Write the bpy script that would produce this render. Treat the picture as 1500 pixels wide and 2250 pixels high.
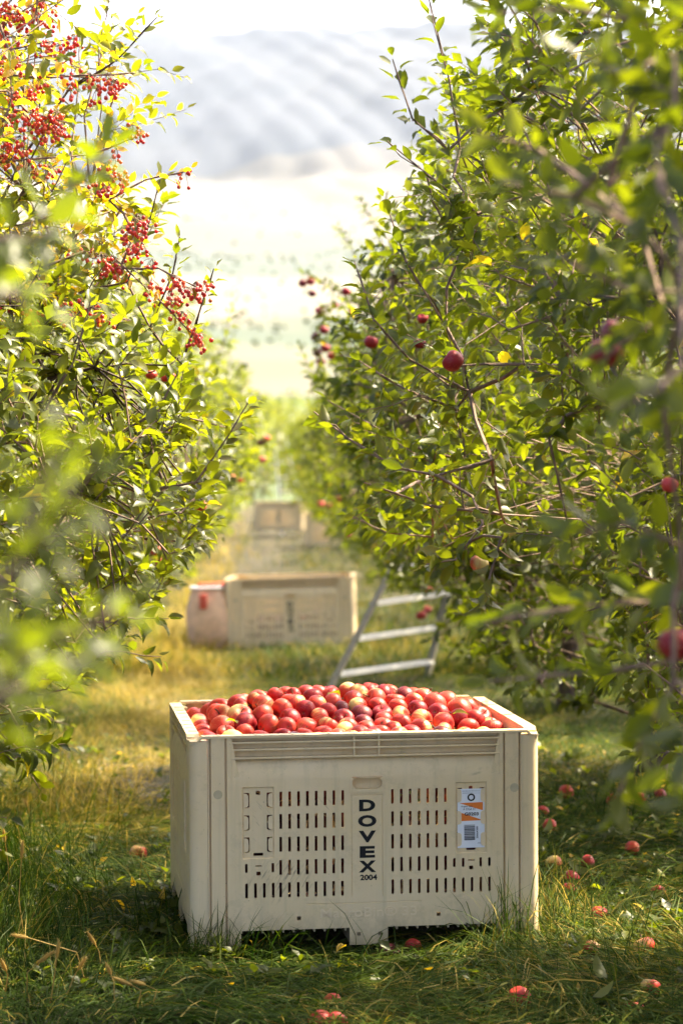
import bpy, bmesh, math, random
import numpy as np
from mathutils import Vector, Matrix, Euler

for _o in list(bpy.data.objects):
    bpy.data.objects.remove(_o)
SC = bpy.context.scene
COL = SC.collection
R = math.radians

# ------------------------------------------------------------------ camera, sky, sun, exposure
FPX = 85 / 24 * 1500                      # focal length in photograph pixels (85 mm lens, 24 x 36 frame)
PITCH = math.atan((1125 - 350) / FPX)     # looking down the hillside
CAMZ = 1.8
cam_data = bpy.data.cameras.new('camera')
cam = bpy.data.objects.new('camera', cam_data)
COL.objects.link(cam)
cam.location = (0, 0, CAMZ)
cam.rotation_euler = (math.pi / 2 - PITCH, 0, 0)
cam_data.sensor_fit = 'VERTICAL'
cam_data.sensor_height = 36
cam_data.sensor_width = 24
cam_data.lens = 85
cam_data.clip_start = 0.1
cam_data.clip_end = 30000
cam_data.dof.use_dof = True
cam_data.dof.focus_distance = 8.4
cam_data.dof.aperture_fstop = 2.8
SC.camera = cam

SUN_AZ, SUN_EL = R(56), R(49)             # azimuth clockwise from the view direction (+Y)
SUN_DIR = Vector((math.sin(SUN_AZ) * math.cos(SUN_EL), math.cos(SUN_AZ) * math.cos(SUN_EL), math.sin(SUN_EL)))
world = bpy.data.worlds.new('World')
SC.world = world
world.use_nodes = True
wn = world.node_tree
wn.nodes.clear()
w_out = wn.nodes.new('ShaderNodeOutputWorld')
w_bg = wn.nodes.new('ShaderNodeBackground')
w_sky = wn.nodes.new('ShaderNodeTexSky')
w_sky.sky_type = 'NISHITA'
w_sky.sun_disc = False
w_sky.sun_elevation = SUN_EL
w_sky.sun_rotation = SUN_AZ
w_sky.altitude = 300
w_sky.air_density = 0.45
w_sky.dust_density = 5.5
w_sky.ozone_density = 0.3
w_bg.inputs['Strength'].default_value = 0.15
wn.links.new(w_sky.outputs[0], w_bg.inputs['Color'])
wn.links.new(w_bg.outputs[0], w_out.inputs['Surface'])
sun_data = bpy.data.lights.new('sun', 'SUN')
sun_data.energy = 3.5
sun_data.angle = R(0.53)
sun_data.color = (1.0, 0.86, 0.58)
sun = bpy.data.objects.new('sun', sun_data)
COL.objects.link(sun)
sun.location = (6, 10, 14)
sun.rotation_euler = SUN_DIR.to_track_quat('Z', 'Y').to_euler()

SC.view_settings.view_transform = 'Standard'
SC.view_settings.look = 'None'
SC.view_settings.exposure = 2.42
SC.view_settings.gamma = 1.0
SC.view_settings.use_curve_mapping = False
SC.render.engine = 'CYCLES'
cy = SC.cycles
cy.use_denoising = True
cy.max_bounces = 7
cy.diffuse_bounces = 4
cy.glossy_bounces = 2
cy.transmission_bounces = 5
cy.transparent_max_bounces = 6
cy.volume_bounces = 1
cy.sample_clamp_indirect = 6
cy.caustics_reflective = False
cy.caustics_refractive = False

RNG = np.random.default_rng(20)
rnd = random.Random(11)

# ------------------------------------------------------------------ ground profile and picking points
_ys = np.concatenate([np.arange(-40, 120, .25), np.arange(120, 9001, 20.)])
def _slope(y):
    s = np.interp(y, [-40, 8, 12, 26, 60, 90], [.112, .112, .134, .132, .124, .121])
    return np.where(y > 90, .121 * np.exp(-(np.maximum(y, 90) - 90) / 1000.0), s)
_sl = _slope(_ys)
_zs = -np.concatenate([[0], np.cumsum((_sl[1:] + _sl[:-1]) / 2 * np.diff(_ys))])
_zs = _zs - np.interp(8.06, _ys, _zs) - 0.915
def gz(y):
    return np.interp(y, _ys, _zs)

def P(px, py, Y):
    """The place at distance Y from the lens plane that the photograph shows at a pixel."""
    dx = (px - 750) / FPX
    dy = (py - 1125) / FPX
    d = np.array([dx, math.cos(PITCH) - dy * math.sin(PITCH), -math.sin(PITCH) - dy * math.cos(PITCH)])
    return np.array([0, 0, CAMZ]) + d * (Y / d[1])

def G(px, py):
    """The ground under a pixel."""
    lo, hi = 3.0, 300.0
    for _ in range(60):
        m = (lo + hi) / 2
        if P(px, py, m)[2] > gz(m):
            lo = m
        else:
            hi = m
    return P(px, py, lo)

def project(pts):
    p = np.asarray(pts) - np.array([0, 0, CAMZ])
    d = p[:, 1] * math.cos(PITCH) - p[:, 2] * math.sin(PITCH)
    u = p[:, 1] * math.sin(PITCH) + p[:, 2] * math.cos(PITCH)
    d = np.where(np.abs(d) < 1e-3, 1e-3, d)
    return np.stack([750 + FPX * p[:, 0] / d, 1125 - FPX * u / d], 1), d

# ------------------------------------------------------------------ object helpers
def link(o, parent=None):
    COL.objects.link(o)
    if parent is not None:
        o.parent = parent
    return o

def tag(o, label=None, cat=None, group=None, kind=None):
    if label: o['label'] = label
    if cat: o['category'] = cat
    if group: o['group'] = group
    if kind: o['kind'] = kind
    return o

def empty(name, loc, label, cat, group=None, rot=None):
    o = bpy.data.objects.new(name, None)
    o.empty_display_size = .2
    o.location = loc
    if rot is not None:
        o.rotation_euler = rot
    COL.objects.link(o)
    return tag(o, label, cat, group)

def mesh_from(name, verts, faces, mat=None, smooth=False, sharp=None):
    me = bpy.data.meshes.new(name)
    me.from_pydata([tuple(v) for v in verts], [], [tuple(f) for f in faces])
    if mat: me.materials.append(mat)
    if smooth:
        me.polygons.foreach_set('use_smooth', [True] * len(me.polygons))
        if sharp: me.set_sharp_from_angle(angle=R(sharp))
    me.update()
    return me

def mesh_np(name, V, F, mat, tint=None, smooth=True):
    """V (n,3), F list of int arrays (m,k) -> mesh; tint per vertex becomes an attribute."""
    me = bpy.data.meshes.new(name)
    V = np.ascontiguousarray(V, dtype=np.float32)
    me.vertices.add(len(V))
    me.vertices.foreach_set('co', V.ravel())
    loops = np.concatenate([f.ravel() for f in F]).astype(np.int32)
    tot = np.concatenate([np.full(len(f), f.shape[1], np.int32) for f in F])
    start = np.concatenate([[0], np.cumsum(tot)[:-1]]).astype(np.int32)
    me.loops.add(len(loops))
    me.loops.foreach_set('vertex_index', loops)
    me.polygons.add(len(tot))
    me.polygons.foreach_set('loop_start', start)
    me.polygons.foreach_set('loop_total', tot)
    me.polygons.foreach_set('use_smooth', np.full(len(tot), smooth))
    if tint is not None:
        a = me.attributes.new('tint', 'FLOAT', 'POINT')
        a.data.foreach_set('value', np.ascontiguousarray(tint, dtype=np.float32))
    me.materials.append(mat)
    me.update(calc_edges=True)
    me.validate()
    return me

def obj(name, me, parent=None, loc=None, rot=None, scale=None):
    o = bpy.data.objects.new(name, me)
    if loc is not None: o.location = loc
    if rot is not None: o.rotation_euler = rot
    if scale is not None: o.scale = scale
    return link(o, parent)

class MB:
    """Collects boxes, tubes and plates into one mesh."""
    def __init__(s):
        s.v, s.f = [], []
    def add(s, v, f):
        n = len(s.v)
        s.v += [tuple(p) for p in v]
        s.f += [tuple(i + n for i in q) for q in f]
    def box(s, x0, x1, y0, y1, z0, z1):
        s.add([(x0, y0, z0), (x1, y0, z0), (x1, y1, z0), (x0, y1, z0), (x0, y0, z1), (x1, y0, z1), (x1, y1, z1), (x0, y1, z1)],
              [(0, 3, 2, 1), (4, 5, 6, 7), (0, 1, 5, 4), (1, 2, 6, 5), (2, 3, 7, 6), (3, 0, 4, 7)])
    def bbox(s, x0, x1, y0, y1, z0, z1, b):
        bm = bmesh.new()
        bmesh.ops.create_cube(bm, size=1)
        for v in bm.verts:
            v.co = Vector((x0 + (v.co.x + .5) * (x1 - x0), y0 + (v.co.y + .5) * (y1 - y0), z0 + (v.co.z + .5) * (z1 - z0)))
        bmesh.ops.bevel(bm, geom=bm.edges[:], offset=b, segments=2, profile=.5, affect='EDGES')
        s.bm(bm)
    def bm(s, bm):
        bm.verts.index_update()
        s.add([v.co[:] for v in bm.verts], [[v.index for v in f.verts] for f in bm.faces])
        bm.free()
    def tube(s, pts, rad, sides=6, cap=True):
        v, f = tube_np(np.array(pts, float), np.array(rad, float) if np.ndim(rad) else np.full(len(pts), rad), sides)
        f = [tuple(q) for q in f]
        if cap:
            f.append(tuple(range(sides - 1, -1, -1)))
            n = len(v)
            f.append(tuple(range(n - sides, n)))
        s.add(v, f)
    def prism(s, poly, y0, y1):
        """Polygon in x,z (counter-clockwise seen from -y) pulled from y0 (front) to y1."""
        n = len(poly)
        s.add([(x, y0, z) for x, z in poly] + [(x, y1, z) for x, z in poly],
              [tuple(range(n)), tuple(range(2 * n - 1, n - 1, -1))] + [(i, i + n, (i + 1) % n + n, (i + 1) % n) for i in range(n)])
    def mesh(s, name, mat, smooth=False, sharp=35):
        return mesh_from(name, s.v, s.f, mat, smooth, sharp)

def tube_np(pts, rad, sides):
    n = len(pts)
    t = np.gradient(pts, axis=0) if n > 2 else np.repeat((pts[1:] - pts[:-1]), 2, 0)
    t /= np.maximum(np.linalg.norm(t, axis=1, keepdims=True), 1e-9)
    ref = np.array([.31, .17, .93]) if abs(t[0] @ np.array([.31, .17, .93])) < .92 else np.array([1., 0, 0])
    a = np.cross(t, ref); a /= np.maximum(np.linalg.norm(a, axis=1, keepdims=True), 1e-9)
    b = np.cross(t, a)
    ang = np.arange(sides) / sides * 2 * math.pi
    V = pts[:, None] + rad[:, None, None] * (np.cos(ang)[None, :, None] * a[:, None] + np.sin(ang)[None, :, None] * b[:, None])
    i = np.arange(n - 1)[:, None] * sides
    j = np.arange(sides)[None]
    k = (j + 1) % sides
    F = np.stack([i + j, i + k, i + sides + k, i + sides + j], -1).reshape(-1, 4)
    return V.reshape(-1, 3), F

# ------------------------------------------------------------------ materials
class NT:
    def __init__(s, name):
        s.m = bpy.data.materials.new(name)
        s.m.use_nodes = True
        s.t = s.m.node_tree
        s.t.nodes.clear()
        s.out = s.n('ShaderNodeOutputMaterial')
    def n(s, kind, **kw):
        nd = s.t.nodes.new(kind)
        for k, v in kw.items():
            if k.startswith('in_'):
                nd.inputs[int(k[3:]) if k[3:].isdigit() else k[3:].replace('_', ' ')].default_value = v
            else:
                setattr(nd, k, v)
        return nd
    def l(s, a, b):
        s.t.links.new(a, b)
    def ramp(s, fac, stops, interp='LINEAR'):
        r = s.n('ShaderNodeValToRGB')
        r.color_ramp.interpolation = interp
        el = r.color_ramp.elements
        while len(el) < len(stops): el.new(1)
        for e, (p, c) in zip(el, stops):
            e.position = p
            e.color = (*c, 1) if len(c) == 3 else c
        s.l(fac, r.inputs[0])
        return r.outputs[0]
    def mix(s, fac, a, b, mode='MIX'):
        m = s.n('ShaderNodeMix', data_type='RGBA', blend_type=mode)
        for sock, v in ((m.inputs[0], fac), (m.inputs[6], a), (m.inputs[7], b)):
            if hasattr(v, 'links'): s.l(v, sock)
            else: sock.default_value = (*v, 1) if isinstance(v, tuple) and len(v) == 3 else v
        return m.outputs[2]
    def math(s, op, a, b=0., c=0.):
        m = s.n('ShaderNodeMath', operation=op)
        for i, v in enumerate((a, b, c)):
            if hasattr(v, 'links'): s.l(v, m.inputs[i])
            else: m.inputs[i].default_value = v
        return m.outputs[0]
    def noise(s, vec, scale, detail=3., rough=.55, dist=0.):
        nd = s.n('ShaderNodeTexNoise', in_Scale=scale, in_Detail=detail, in_Roughness=rough, in_Distortion=dist)
        if vec is not None: s.l(vec, nd.inputs['Vector'])
        return nd.outputs[0]
    def mapping(s, vec, scale=(1, 1, 1), rot=(0, 0, 0), loc=(0, 0, 0)):
        m = s.n('ShaderNodeMapping')
        m.inputs['Scale'].default_value = scale
        m.inputs['Rotation'].default_value = rot
        m.inputs['Location'].default_value = loc
        s.l(vec, m.inputs['Vector'])
        return m.outputs[0]
    def principled(s, color, rough=.5, **kw):
        b = s.n('ShaderNodeBsdfPrincipled')
        if hasattr(color, 'links'): s.l(color, b.inputs['Base Color'])
        else: b.inputs['Base Color'].default_value = (*color, 1)
        if hasattr(rough, 'links'): s.l(rough, b.inputs['Roughness'])
        else: b.inputs['Roughness'].default_value = rough
        for k, v in kw.items():
            b.inputs[k.replace('_', ' ')].default_value = v
        s.l(b.outputs[0], s.out.inputs[0])
        return b
    def bump(s, h, b, strength=.3, dist=.01):
        n = s.n('ShaderNodeBump', in_Strength=strength, in_Distance=dist)
        s.l(h, n.inputs['Height'])
        s.l(n.outputs[0], b.inputs['Normal'])

def leaf_material(name, stops, trans_gain=(2.65, 2.5, .55), trans=.55, under=(.22, .22, .09), gloss=.38, spec=.022):
    m = NT(name)
    at = m.n('ShaderNodeAttribute', attribute_name='tint')
    col = m.ramp(at.outputs['Fac'], stops)
    geo = m.n('ShaderNodeNewGeometry')
    top = col
    und = m.mix(.42, col, under)
    c = m.mix(geo.outputs['Backfacing'], top, und)
    tc = m.mix(1.0, col, trans_gain, 'MULTIPLY')
    d = m.n('ShaderNodeBsdfDiffuse'); m.l(c, d.inputs[0])
    t = m.n('ShaderNodeBsdfTranslucent'); m.l(tc, t.inputs[0])
    mx = m.n('ShaderNodeMixShader'); mx.inputs[0].default_value = trans
    m.l(d.outputs[0], mx.inputs[1]); m.l(t.outputs[0], mx.inputs[2])
    g = m.n('ShaderNodeBsdfGlossy'); g.inputs['Roughness'].default_value = gloss
    g.inputs[0].default_value = (1, 1, 1, 1)
    lw = m.n('ShaderNodeLayerWeight', in_Blend=.5)
    m2 = m.n('ShaderNodeMixShader')
    m.l(m.math('ADD', m.math('MULTIPLY', m.math('POWER', lw.outputs['Facing'], 4.), spec * 4), spec), m2.inputs[0])
    m.l(mx.outputs[0], m2.inputs[1]); m.l(g.outputs[0], m2.inputs[2])
    m.l(m2.outputs[0], m.out.inputs[0])
    return m.m

GREENS = [(0, (.032, .050, .004)), (.35, (.066, .088, .006)), (.65, (.106, .124, .008)), (.85, (.16, .160, .011)),
          (.9, (.3, .24, .02)), (.96, (.5, .35, .025)), (1, (.34, .13, .025))]
M_LEAF = leaf_material('apple_leaf', GREENS)
M_BLADE = leaf_material('grass_blade', [(0, (.010, .029, .002)), (.3, (.030, .064, .004)), (.55, (.092, .120, .007)), (.75, (.30, .21, .03)), (1, (.5, .36, .12))],  # dark green stops lowered to stand in for self-shadow in the mat
                        trans_gain=(1.6, 1.6, .8), trans=.3, under=(.05, .075, .008), gloss=.5, spec=.008)

def bark_material(name, c0, c1):
    m = NT(name)
    tc = m.n('ShaderNodeTexCoord')
    nz = m.noise(m.mapping(tc.outputs['Object'], (30, 30, 8)), 1.0, 5, .65)
    b = m.principled(m.ramp(nz, [(.3, c0), (.7, c1)]), .85)
    m.bump(nz, b, .6, .01)
    return m.m
M_BARK = bark_material('bark', (.045, .028, .02), (.12, .08, .06))
M_TWIG = bark_material('young_bark', (.13, .08, .055), (.28, .19, .14))

def plastic_material():
    m = NT('bin_plastic')
    tc = m.n('ShaderNodeTexCoord')
    ob = tc.outputs['Object']
    big = m.noise(ob, 3.2, 4, .6)
    col = m.ramp(big, [(.3, (.73, .565, .31)), (.7, (.81, .645, .39))])
    # rain streaks and green tinge running down
    st = m.noise(m.mapping(ob, (26, 26, 1.6)), 1.0, 4, .6)
    col = m.mix(m.math('MULTIPLY', m.ramp(st, [(.52, (0, 0, 0)), (.8, (1, 1, 1))]), .35), col, (.36, .33, .2))
    # diagonal black rubs from stacking, only in patches
    sc = m.noise(m.mapping(m.mapping(ob, rot=(0, R(-52), 0)), (9, 9, 90)), 1.0, 4, .7)
    patch = m.noise(m.mapping(ob, (2.3, 2.3, 2.3), loc=(3.1, 0, 1.7)), 1.0, 2, .5)
    msk = m.math('MULTIPLY', m.ramp(sc, [(.6, (0, 0, 0)), (.72, (1, 1, 1))]), m.ramp(patch, [(.58, (0, 0, 0)), (.68, (1, 1, 1))]))
    col = m.mix(m.math('MULTIPLY', msk, .6), col, (.09, .085, .075))
    # the dragged black rubs low on the left of the face and the grimy line at lower right
    for (cx, cz, rx, rz, sd, a) in ((-.30, .235, .14, .085, 2.0, .95), (.38, .165, .09, .016, 7.0, .5), (.40, .60, .08, .02, 4.0, .4), (-.02, .11, .10, .03, 9.0, .45)):
        mp = m.mapping(ob, (1 / rx, 0, 1 / rz), loc=(-cx / rx, 0, -cz / rz))
        ln = m.n('ShaderNodeVectorMath', operation='LENGTH'); m.l(mp, ln.inputs[0])
        fall = m.ramp(ln.outputs['Value'], [(.45, (1, 1, 1)), (1., (0, 0, 0))])
        st2 = m.noise(m.mapping(m.mapping(ob, rot=(0, R(58) if sd == 2. else R(8), 0)), (14, 0, 110), loc=(sd, sd, 0)), 1.0, 3, .65)
        k = m.math('MULTIPLY', m.ramp(st2, [(.5, (0, 0, 0)), (.68, (1, 1, 1))]), fall)
        big2 = m.noise(m.mapping(m.mapping(ob, rot=(0, R(58), 0)), (6, 0, 24), loc=(sd, 0, 0)), 1., 1, .5)
        k = m.math('MULTIPLY', k, m.ramp(big2, [(.42, (0, 0, 0)), (.6, (1, 1, 1))]))
        col = m.mix(m.math('MULTIPLY', k, a), col, (.07, .066, .058))
    # mud splashed up from the ground and green film low on the walls
    zz = m.n('ShaderNodeSeparateXYZ'); m.l(ob, zz.inputs[0])
    spl = m.noise(m.mapping(ob, (11, 11, 7), loc=(4, 1, 2)), 1., 6, .75)
    lowm = m.ramp(m.math('ADD', m.math('MULTIPLY', zz.outputs[2], 4.2), m.math('MULTIPLY', m.math('SUBTRACT', spl, .5), 1.6)), [(.05, (1, 1, 1)), (.5, (0, 0, 0))])
    col = m.mix(m.math('MULTIPLY', lowm, .55), col, (.33, .26, .14))
    edge = m.noise(m.mapping(ob, (5, 5, 5), loc=(7, 7, 1)), 1., 7, .8)
    col = m.mix(m.math('MULTIPLY', m.ramp(edge, [(.55, (0, 0, 0)), (.62, (1, 1, 1))]), .22), col, (.40, .33, .19))
    # small nicks and grime specks
    vz = m.noise(m.mapping(ob, (90, 90, 60)), 1.0, 2, .8)
    col = m.mix(m.math('MULTIPLY', m.ramp(vz, [(.69, (0, 0, 0)), (.76, (1, 1, 1))]), .45), col, (.13, .11, .08))
    sm = m.noise(m.mapping(ob, (7, 7, 11), loc=(.6, 2, 4)), 1.0, 6, .75)
    col = m.mix(m.math('MULTIPLY', m.ramp(sm, [(.58, (0, 0, 0)), (.75, (1, 1, 1))]), .28), col, (.26, .22, .15))
    b = m.principled(col, .46)
    b.inputs['Specular IOR Level'].default_value = .4
    m.bump(m.noise(ob, 160, 3, .6), b, .12, .003)
    return m.m
M_BIN = plastic_material()

def simple(name, color, rough=.5, metallic=0., noise=.12, scale=30):
    m = NT(name)
    tc = m.n('ShaderNodeTexCoord')
    nz = m.noise(tc.outputs['Object'], scale, 4, .6)
    lo = tuple(max(0, c * (1 - noise)) for c in color)
    hi = tuple(min(1, c * (1 + noise)) for c in color)
    b = m.principled(m.ramp(nz, [(.3, lo), (.7, hi)]), rough, Metallic=metallic)
    return m.m
M_INK = simple('black_ink', (.008, .008, .009), .9)
M_CARD = simple('white_card', (.80, .82, .84), .6, noise=.04)
M_ORANGE = simple('orange_print', (.80, .20, .02), .6, noise=.05)
M_FAINT = simple('grey_print', (.32, .33, .36), .6)
M_ALU = simple('aluminium', (.66, .65, .6), .42, .5, .15)
M_ALU_PAINT = simple('weathered_rail', (.30, .265, .19), .75, .0, .25)
M_BAG = simple('tan_canvas', (.72, .47, .29), .85, noise=.15, scale=14)
M_RED = simple('red_canvas', (.62, .10, .05), .75)
M_BIN_PLAIN = simple('moulded_beige', (.77, .61, .365), .5, noise=.06, scale=8)
M_BUTTON = simple('grey_plug', (.50, .42, .26), .9)
M_STEM = simple('apple_stem', (.10, .06, .025), .7)
M_CALYX = simple('calyx', (.12, .09, .035), .8)
M_SEED = leaf_material('seed_head', [(0, (.42, .29, .07)), (1, (.55, .4, .12))], (1.4, 1.3, 1), .35, (.3, .22, .08), .6)

def apple_material():
    m = NT('apple_skin')
    tc = m.n('ShaderNodeTexCoord')
    oi = m.n('ShaderNodeObjectInfo')
    sep = m.n('ShaderNodeSeparateColor'); m.l(oi.outputs['Color'], sep.inputs[0])
    ob = tc.outputs['Object']
    xyz = m.n('ShaderNodeSeparateXYZ'); m.l(ob, xyz.inputs[0])
    ang = m.math('ARCTAN2', xyz.outputs[1], xyz.outputs[0])
    comb = m.n('ShaderNodeCombineXYZ')
    m.l(m.math('MULTIPLY', m.math('SINE', ang), 9.), comb.inputs[0])
    m.l(m.math('MULTIPLY', m.math('COSINE', ang), 9.), comb.inputs[1])
    m.l(m.math('ADD', m.math('MULTIPLY', xyz.outputs[2], 14.), m.math('MULTIPLY', sep.outputs[2], 50.)), comb.inputs[2])
    streak = m.noise(comb.outputs[0], 1.3, 4, .7)
    off = m.n('ShaderNodeVectorMath', operation='ADD')
    m.l(ob, off.inputs[0])
    cc = m.n('ShaderNodeCombineXYZ'); m.l(m.math('MULTIPLY', sep.outputs[2], 7.), cc.inputs[0])
    m.l(cc.outputs[0], off.inputs[1])
    blot = m.noise(off.outputs[0], 17., 2, .5)
    # a blush that turns towards one flank of each apple
    side = m.math('ADD', m.math('MULTIPLY', xyz.outputs[0], 11.), m.math('MULTIPLY', xyz.outputs[2], -6.))
    v = m.math('ADD', m.math('MULTIPLY', streak, .95), m.math('MULTIPLY', blot, .55))
    v = m.math('ADD', v, side)
    v = m.math('ADD', v, m.math('SUBTRACT', m.math('MULTIPLY', sep.outputs[0], 1.5), 1.04))
    red = m.ramp(sep.outputs[1], [(0, (.13, .006, .012)), (.5, (.36, .014, .018)), (1, (.54, .05, .028))])
    base = m.ramp(v, [(.20, (.72, .54, .18)), (.42, (.72, .38, .14)), (.60, (.62, .14, .06))])
    col = m.mix(m.ramp(v, [(.40, (0, 0, 0)), (.68, (1, 1, 1))]), base, red)
    dots = m.n('ShaderNodeTexVoronoi', in_Scale=190.)
    m.l(ob, dots.inputs['Vector'])
    col = m.mix(m.math('MULTIPLY', m.math('LESS_THAN', dots.outputs['Distance'], .16), .5), col, (.62, .42, .2))
    b = m.principled(col, .46)
    b.inputs['Specular IOR Level'].default_value = .36
    b.inputs['Subsurface Weight'].default_value = 0.0
    m.bump(blot, b, .08, .01)
    return m.m
M_APPLE = apple_material()
def mass_material():
    m = NT('packed_apple_skin')
    tc = m.n('ShaderNodeTexCoord')
    vz = m.n('ShaderNodeTexVoronoi', in_Scale=13.)
    m.l(tc.outputs['Object'], vz.inputs['Vector'])
    sep = m.n('ShaderNodeSeparateColor'); m.l(vz.outputs['Color'], sep.inputs[0])
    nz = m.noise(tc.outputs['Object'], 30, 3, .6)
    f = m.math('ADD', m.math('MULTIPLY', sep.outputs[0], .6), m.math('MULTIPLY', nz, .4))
    m.principled(m.ramp(f, [(.2, (.05, .003, .004)), (.5, (.14, .008, .008)), (.68, (.24, .035, .014)), (.8, (.34, .13, .04))]), .4)  # skin darkened to stand in for the shade inside the bin
    return m.m
M_MASS = mass_material()
def berry_material():
    m = NT('crab_apple_skin')
    oi = m.n('ShaderNodeObjectInfo')
    m.principled(m.ramp(oi.outputs['Random'], [(0, (.50, .02, .025)), (.6, (.66, .045, .03)), (1, (.72, .14, .04))]), .28)
    return m.m
M_BERRY = berry_material()

# ------------------------------------------------------------------ ground, valley, hills
def terrain_z(x, y):
    z = gz(y)
    # mounds of the valley and the mountain wall beyond
    yy = y + 160 * np.sin(x / 900.0 + .6) + 120 * np.sin(x / 330.0)
    t = np.clip((yy - 3600) / 2400, 0, 1)
    foot = 70 * t * t * (3 - 2 * t)
    t2 = np.clip((yy - 5600) / 2100, 0, 1)
    wall = 445 * t2 ** .8
    wall = wall * (1 + .008 * np.sin(x / 210. + 1.) + .003 * np.sin(x / 95. + y / 400.) + .002 * np.sin(x / 47. + y / 170.))
    t3 = np.clip((y - 60) / 300, 0, 1)
    und = t3 * (2.2 * np.sin(x / 70. + y / 140.) + 3.2 * np.sin(y / 300. + x / 210.))
    foot = foot + np.clip((y - 4300) / 900, 0, 1) * (16 * np.abs(np.sin(x / 140. + y / 500.)) + 12 * np.abs(np.sin(x / 63. - y / 240.)) + 8 * np.abs(np.sin(x / 31. + y / 130. + 1)))
    wall = wall - t2 * (1 - t2) * 5 * np.abs(np.sin(x / 85. + .4 * np.sin(y / 300.)))
    und = und + np.clip((y - 3000) / 1500, 0, 1) * (1 - .85 * np.clip((y - 5300) / 600, 0, 1)) * (9 * np.sin(x / 130. + y / 260.) + 6 * np.sin(x / 60. - y / 110.))
    near = (1 - np.clip((y - 30) / 40, 0, 1)) * (.018 * np.sin(x * 3.1 + y * 1.3) + .014 * np.sin(x * 1.7 - y * 2.3))
    return z + foot + wall + und + near

ZR = []
def sheet(name, y0, y1, ny, half0, half1, nx, mat, label, geom=False):
    ys = np.geomspace(y0 + 30, y1 + 30, ny) - 30 if geom else np.linspace(y0, y1, ny)
    s = np.linspace(-1, 1, nx)
    s = np.sign(s) * np.abs(s) ** 1.6
    half = np.interp(ys, [y0, y1], [half0, half1])
    X = s[None] * half[:, None]
    Y = np.repeat(ys[:, None], nx, 1)
    Z = terrain_z(X, Y)
    V = np.stack([X, Y, Z], -1).reshape(-1, 3)
    i = (np.arange(ny - 1)[:, None] * nx + np.arange(nx - 1)[None]).reshape(-1)
    F = np.stack([i, i + 1, i + nx + 1, i + nx], 1)
    ZR.extend([Z.min(), Z.max()])
    return tag(obj(name, mesh_np(name, V, [F], mat)), label, kind='structure')

def soil_material():
    m = NT('orchard_soil')
    geo = m.n('ShaderNodeNewGeometry')
    p = geo.outputs['Position']
    a = m.noise(p, 2.2, 5, .65)
    b2 = m.noise(p, 45, 4, .7)
    col = m.ramp(a, [(.3, (.022, .026, .008)), (.5, (.05, .045, .018)), (.68, (.15, .105, .055)), (.8, (.26, .17, .10))])  # dark tones stand in for the shade beneath the thin grass
    col = m.mix(.5, col, m.ramp(b2, [(.3, (.016, .017, .007)), (.7, (.12, .095, .045))]))
    b = m.principled(col, .95)
    m.bump(b2, b, .8, .03)
    return m.m

def land_material(name, stops, scale, seed, dark, dark_lo, dark_hi, stretch=(1, .45, 1), bands=None):
    m = NT(name)
    geo = m.n('ShaderNodeNewGeometry')
    p = m.mapping(geo.outputs['Position'], stretch, loc=(seed, seed * 2, 0))
    vz = m.n('ShaderNodeTexVoronoi', in_Scale=scale)
    m.l(p, vz.inputs['Vector'])
    sep = m.n('ShaderNodeSeparateColor'); m.l(vz.outputs['Color'], sep.inputs[0])
    nz = m.noise(p, scale * .8, 5, .6)
    f = m.math('ADD', m.math('MULTIPLY', sep.outputs[0], .5), m.math('MULTIPLY', nz, .5))
    col = m.ramp(f, stops)
    nd = m.noise(p, scale * .35, 6, .6, .4)
    col = m.mix(m.ramp(nd, [(dark_lo, (0, 0, 0)), (dark_hi, (1, 1, 1))]), col, dark)
    if bands:
        sx = m.n('ShaderNodeSeparateXYZ'); m.l(geo.outputs['Position'], sx.inputs[0])
        wob = m.noise(m.mapping(geo.outputs['Position'], (.004, .0025, .002)), 1.0, 4, .6)
        yy = m.math('ADD', sx.outputs[1], m.math('MULTIPLY', m.math('SUBTRACT', wob, .5), 900.))
        col = m.mix(.72, col, m.ramp(m.math('DIVIDE', yy, 6000.), bands))
    m.principled(col, 1.0)
    return m.m

M_SOIL = soil_material()
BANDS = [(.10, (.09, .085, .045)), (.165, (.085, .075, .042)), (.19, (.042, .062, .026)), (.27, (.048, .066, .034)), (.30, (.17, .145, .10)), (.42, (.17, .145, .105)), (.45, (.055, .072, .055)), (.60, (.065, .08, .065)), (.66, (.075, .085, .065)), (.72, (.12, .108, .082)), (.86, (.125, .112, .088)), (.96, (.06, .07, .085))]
M_VALLEY = land_material('valley_fields', [(.25, (.09, .11, .07)), (.45, (.10, .115, .07)), (.55, (.17, .15, .105)), (.8, (.24, .21, .15))], .008, 3.0,
                         (.07, .09, .065), .5, .62, bands=BANDS)
M_HILL = land_material('dry_hills', [(.3, (.13, .12, .09)), (.6, (.17, .15, .11))], .0035, 9.0, (.08, .09, .07), .5, .75, (1, .3, 1.5), bands=BANDS)
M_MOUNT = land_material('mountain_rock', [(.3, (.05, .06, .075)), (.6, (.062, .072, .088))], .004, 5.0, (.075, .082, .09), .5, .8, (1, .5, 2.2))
sheet('ground', -12, 90, 120, 14, 30, 60, M_SOIL, 'matted grassy orchard floor sloping down between the tree rows')
sheet('hillside', 90, 700, 60, 30, 260, 50, land_material('lower_orchards', [(.3, (.06, .09, .025)), (.6, (.11, .13, .04)), (.8, (.2, .17, .09))], .02, 1.0, (.05, .085, .03), .4, .6),
      'lower orchard hillside falling away to the valley', True)
sheet('valley', 700, 3600, 90, 260, 1100, 70, M_VALLEY, 'hazy patchwork of fields on the valley floor')
sheet('hills', 3600, 5700, 70, 1100, 1750, 90, M_HILL, 'pale dry hills across the valley')
sheet('mountains', 5700, 8600, 110, 1750, 2300, 120, M_MOUNT, 'hazy blue mountain ridge under the white sky')

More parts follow.
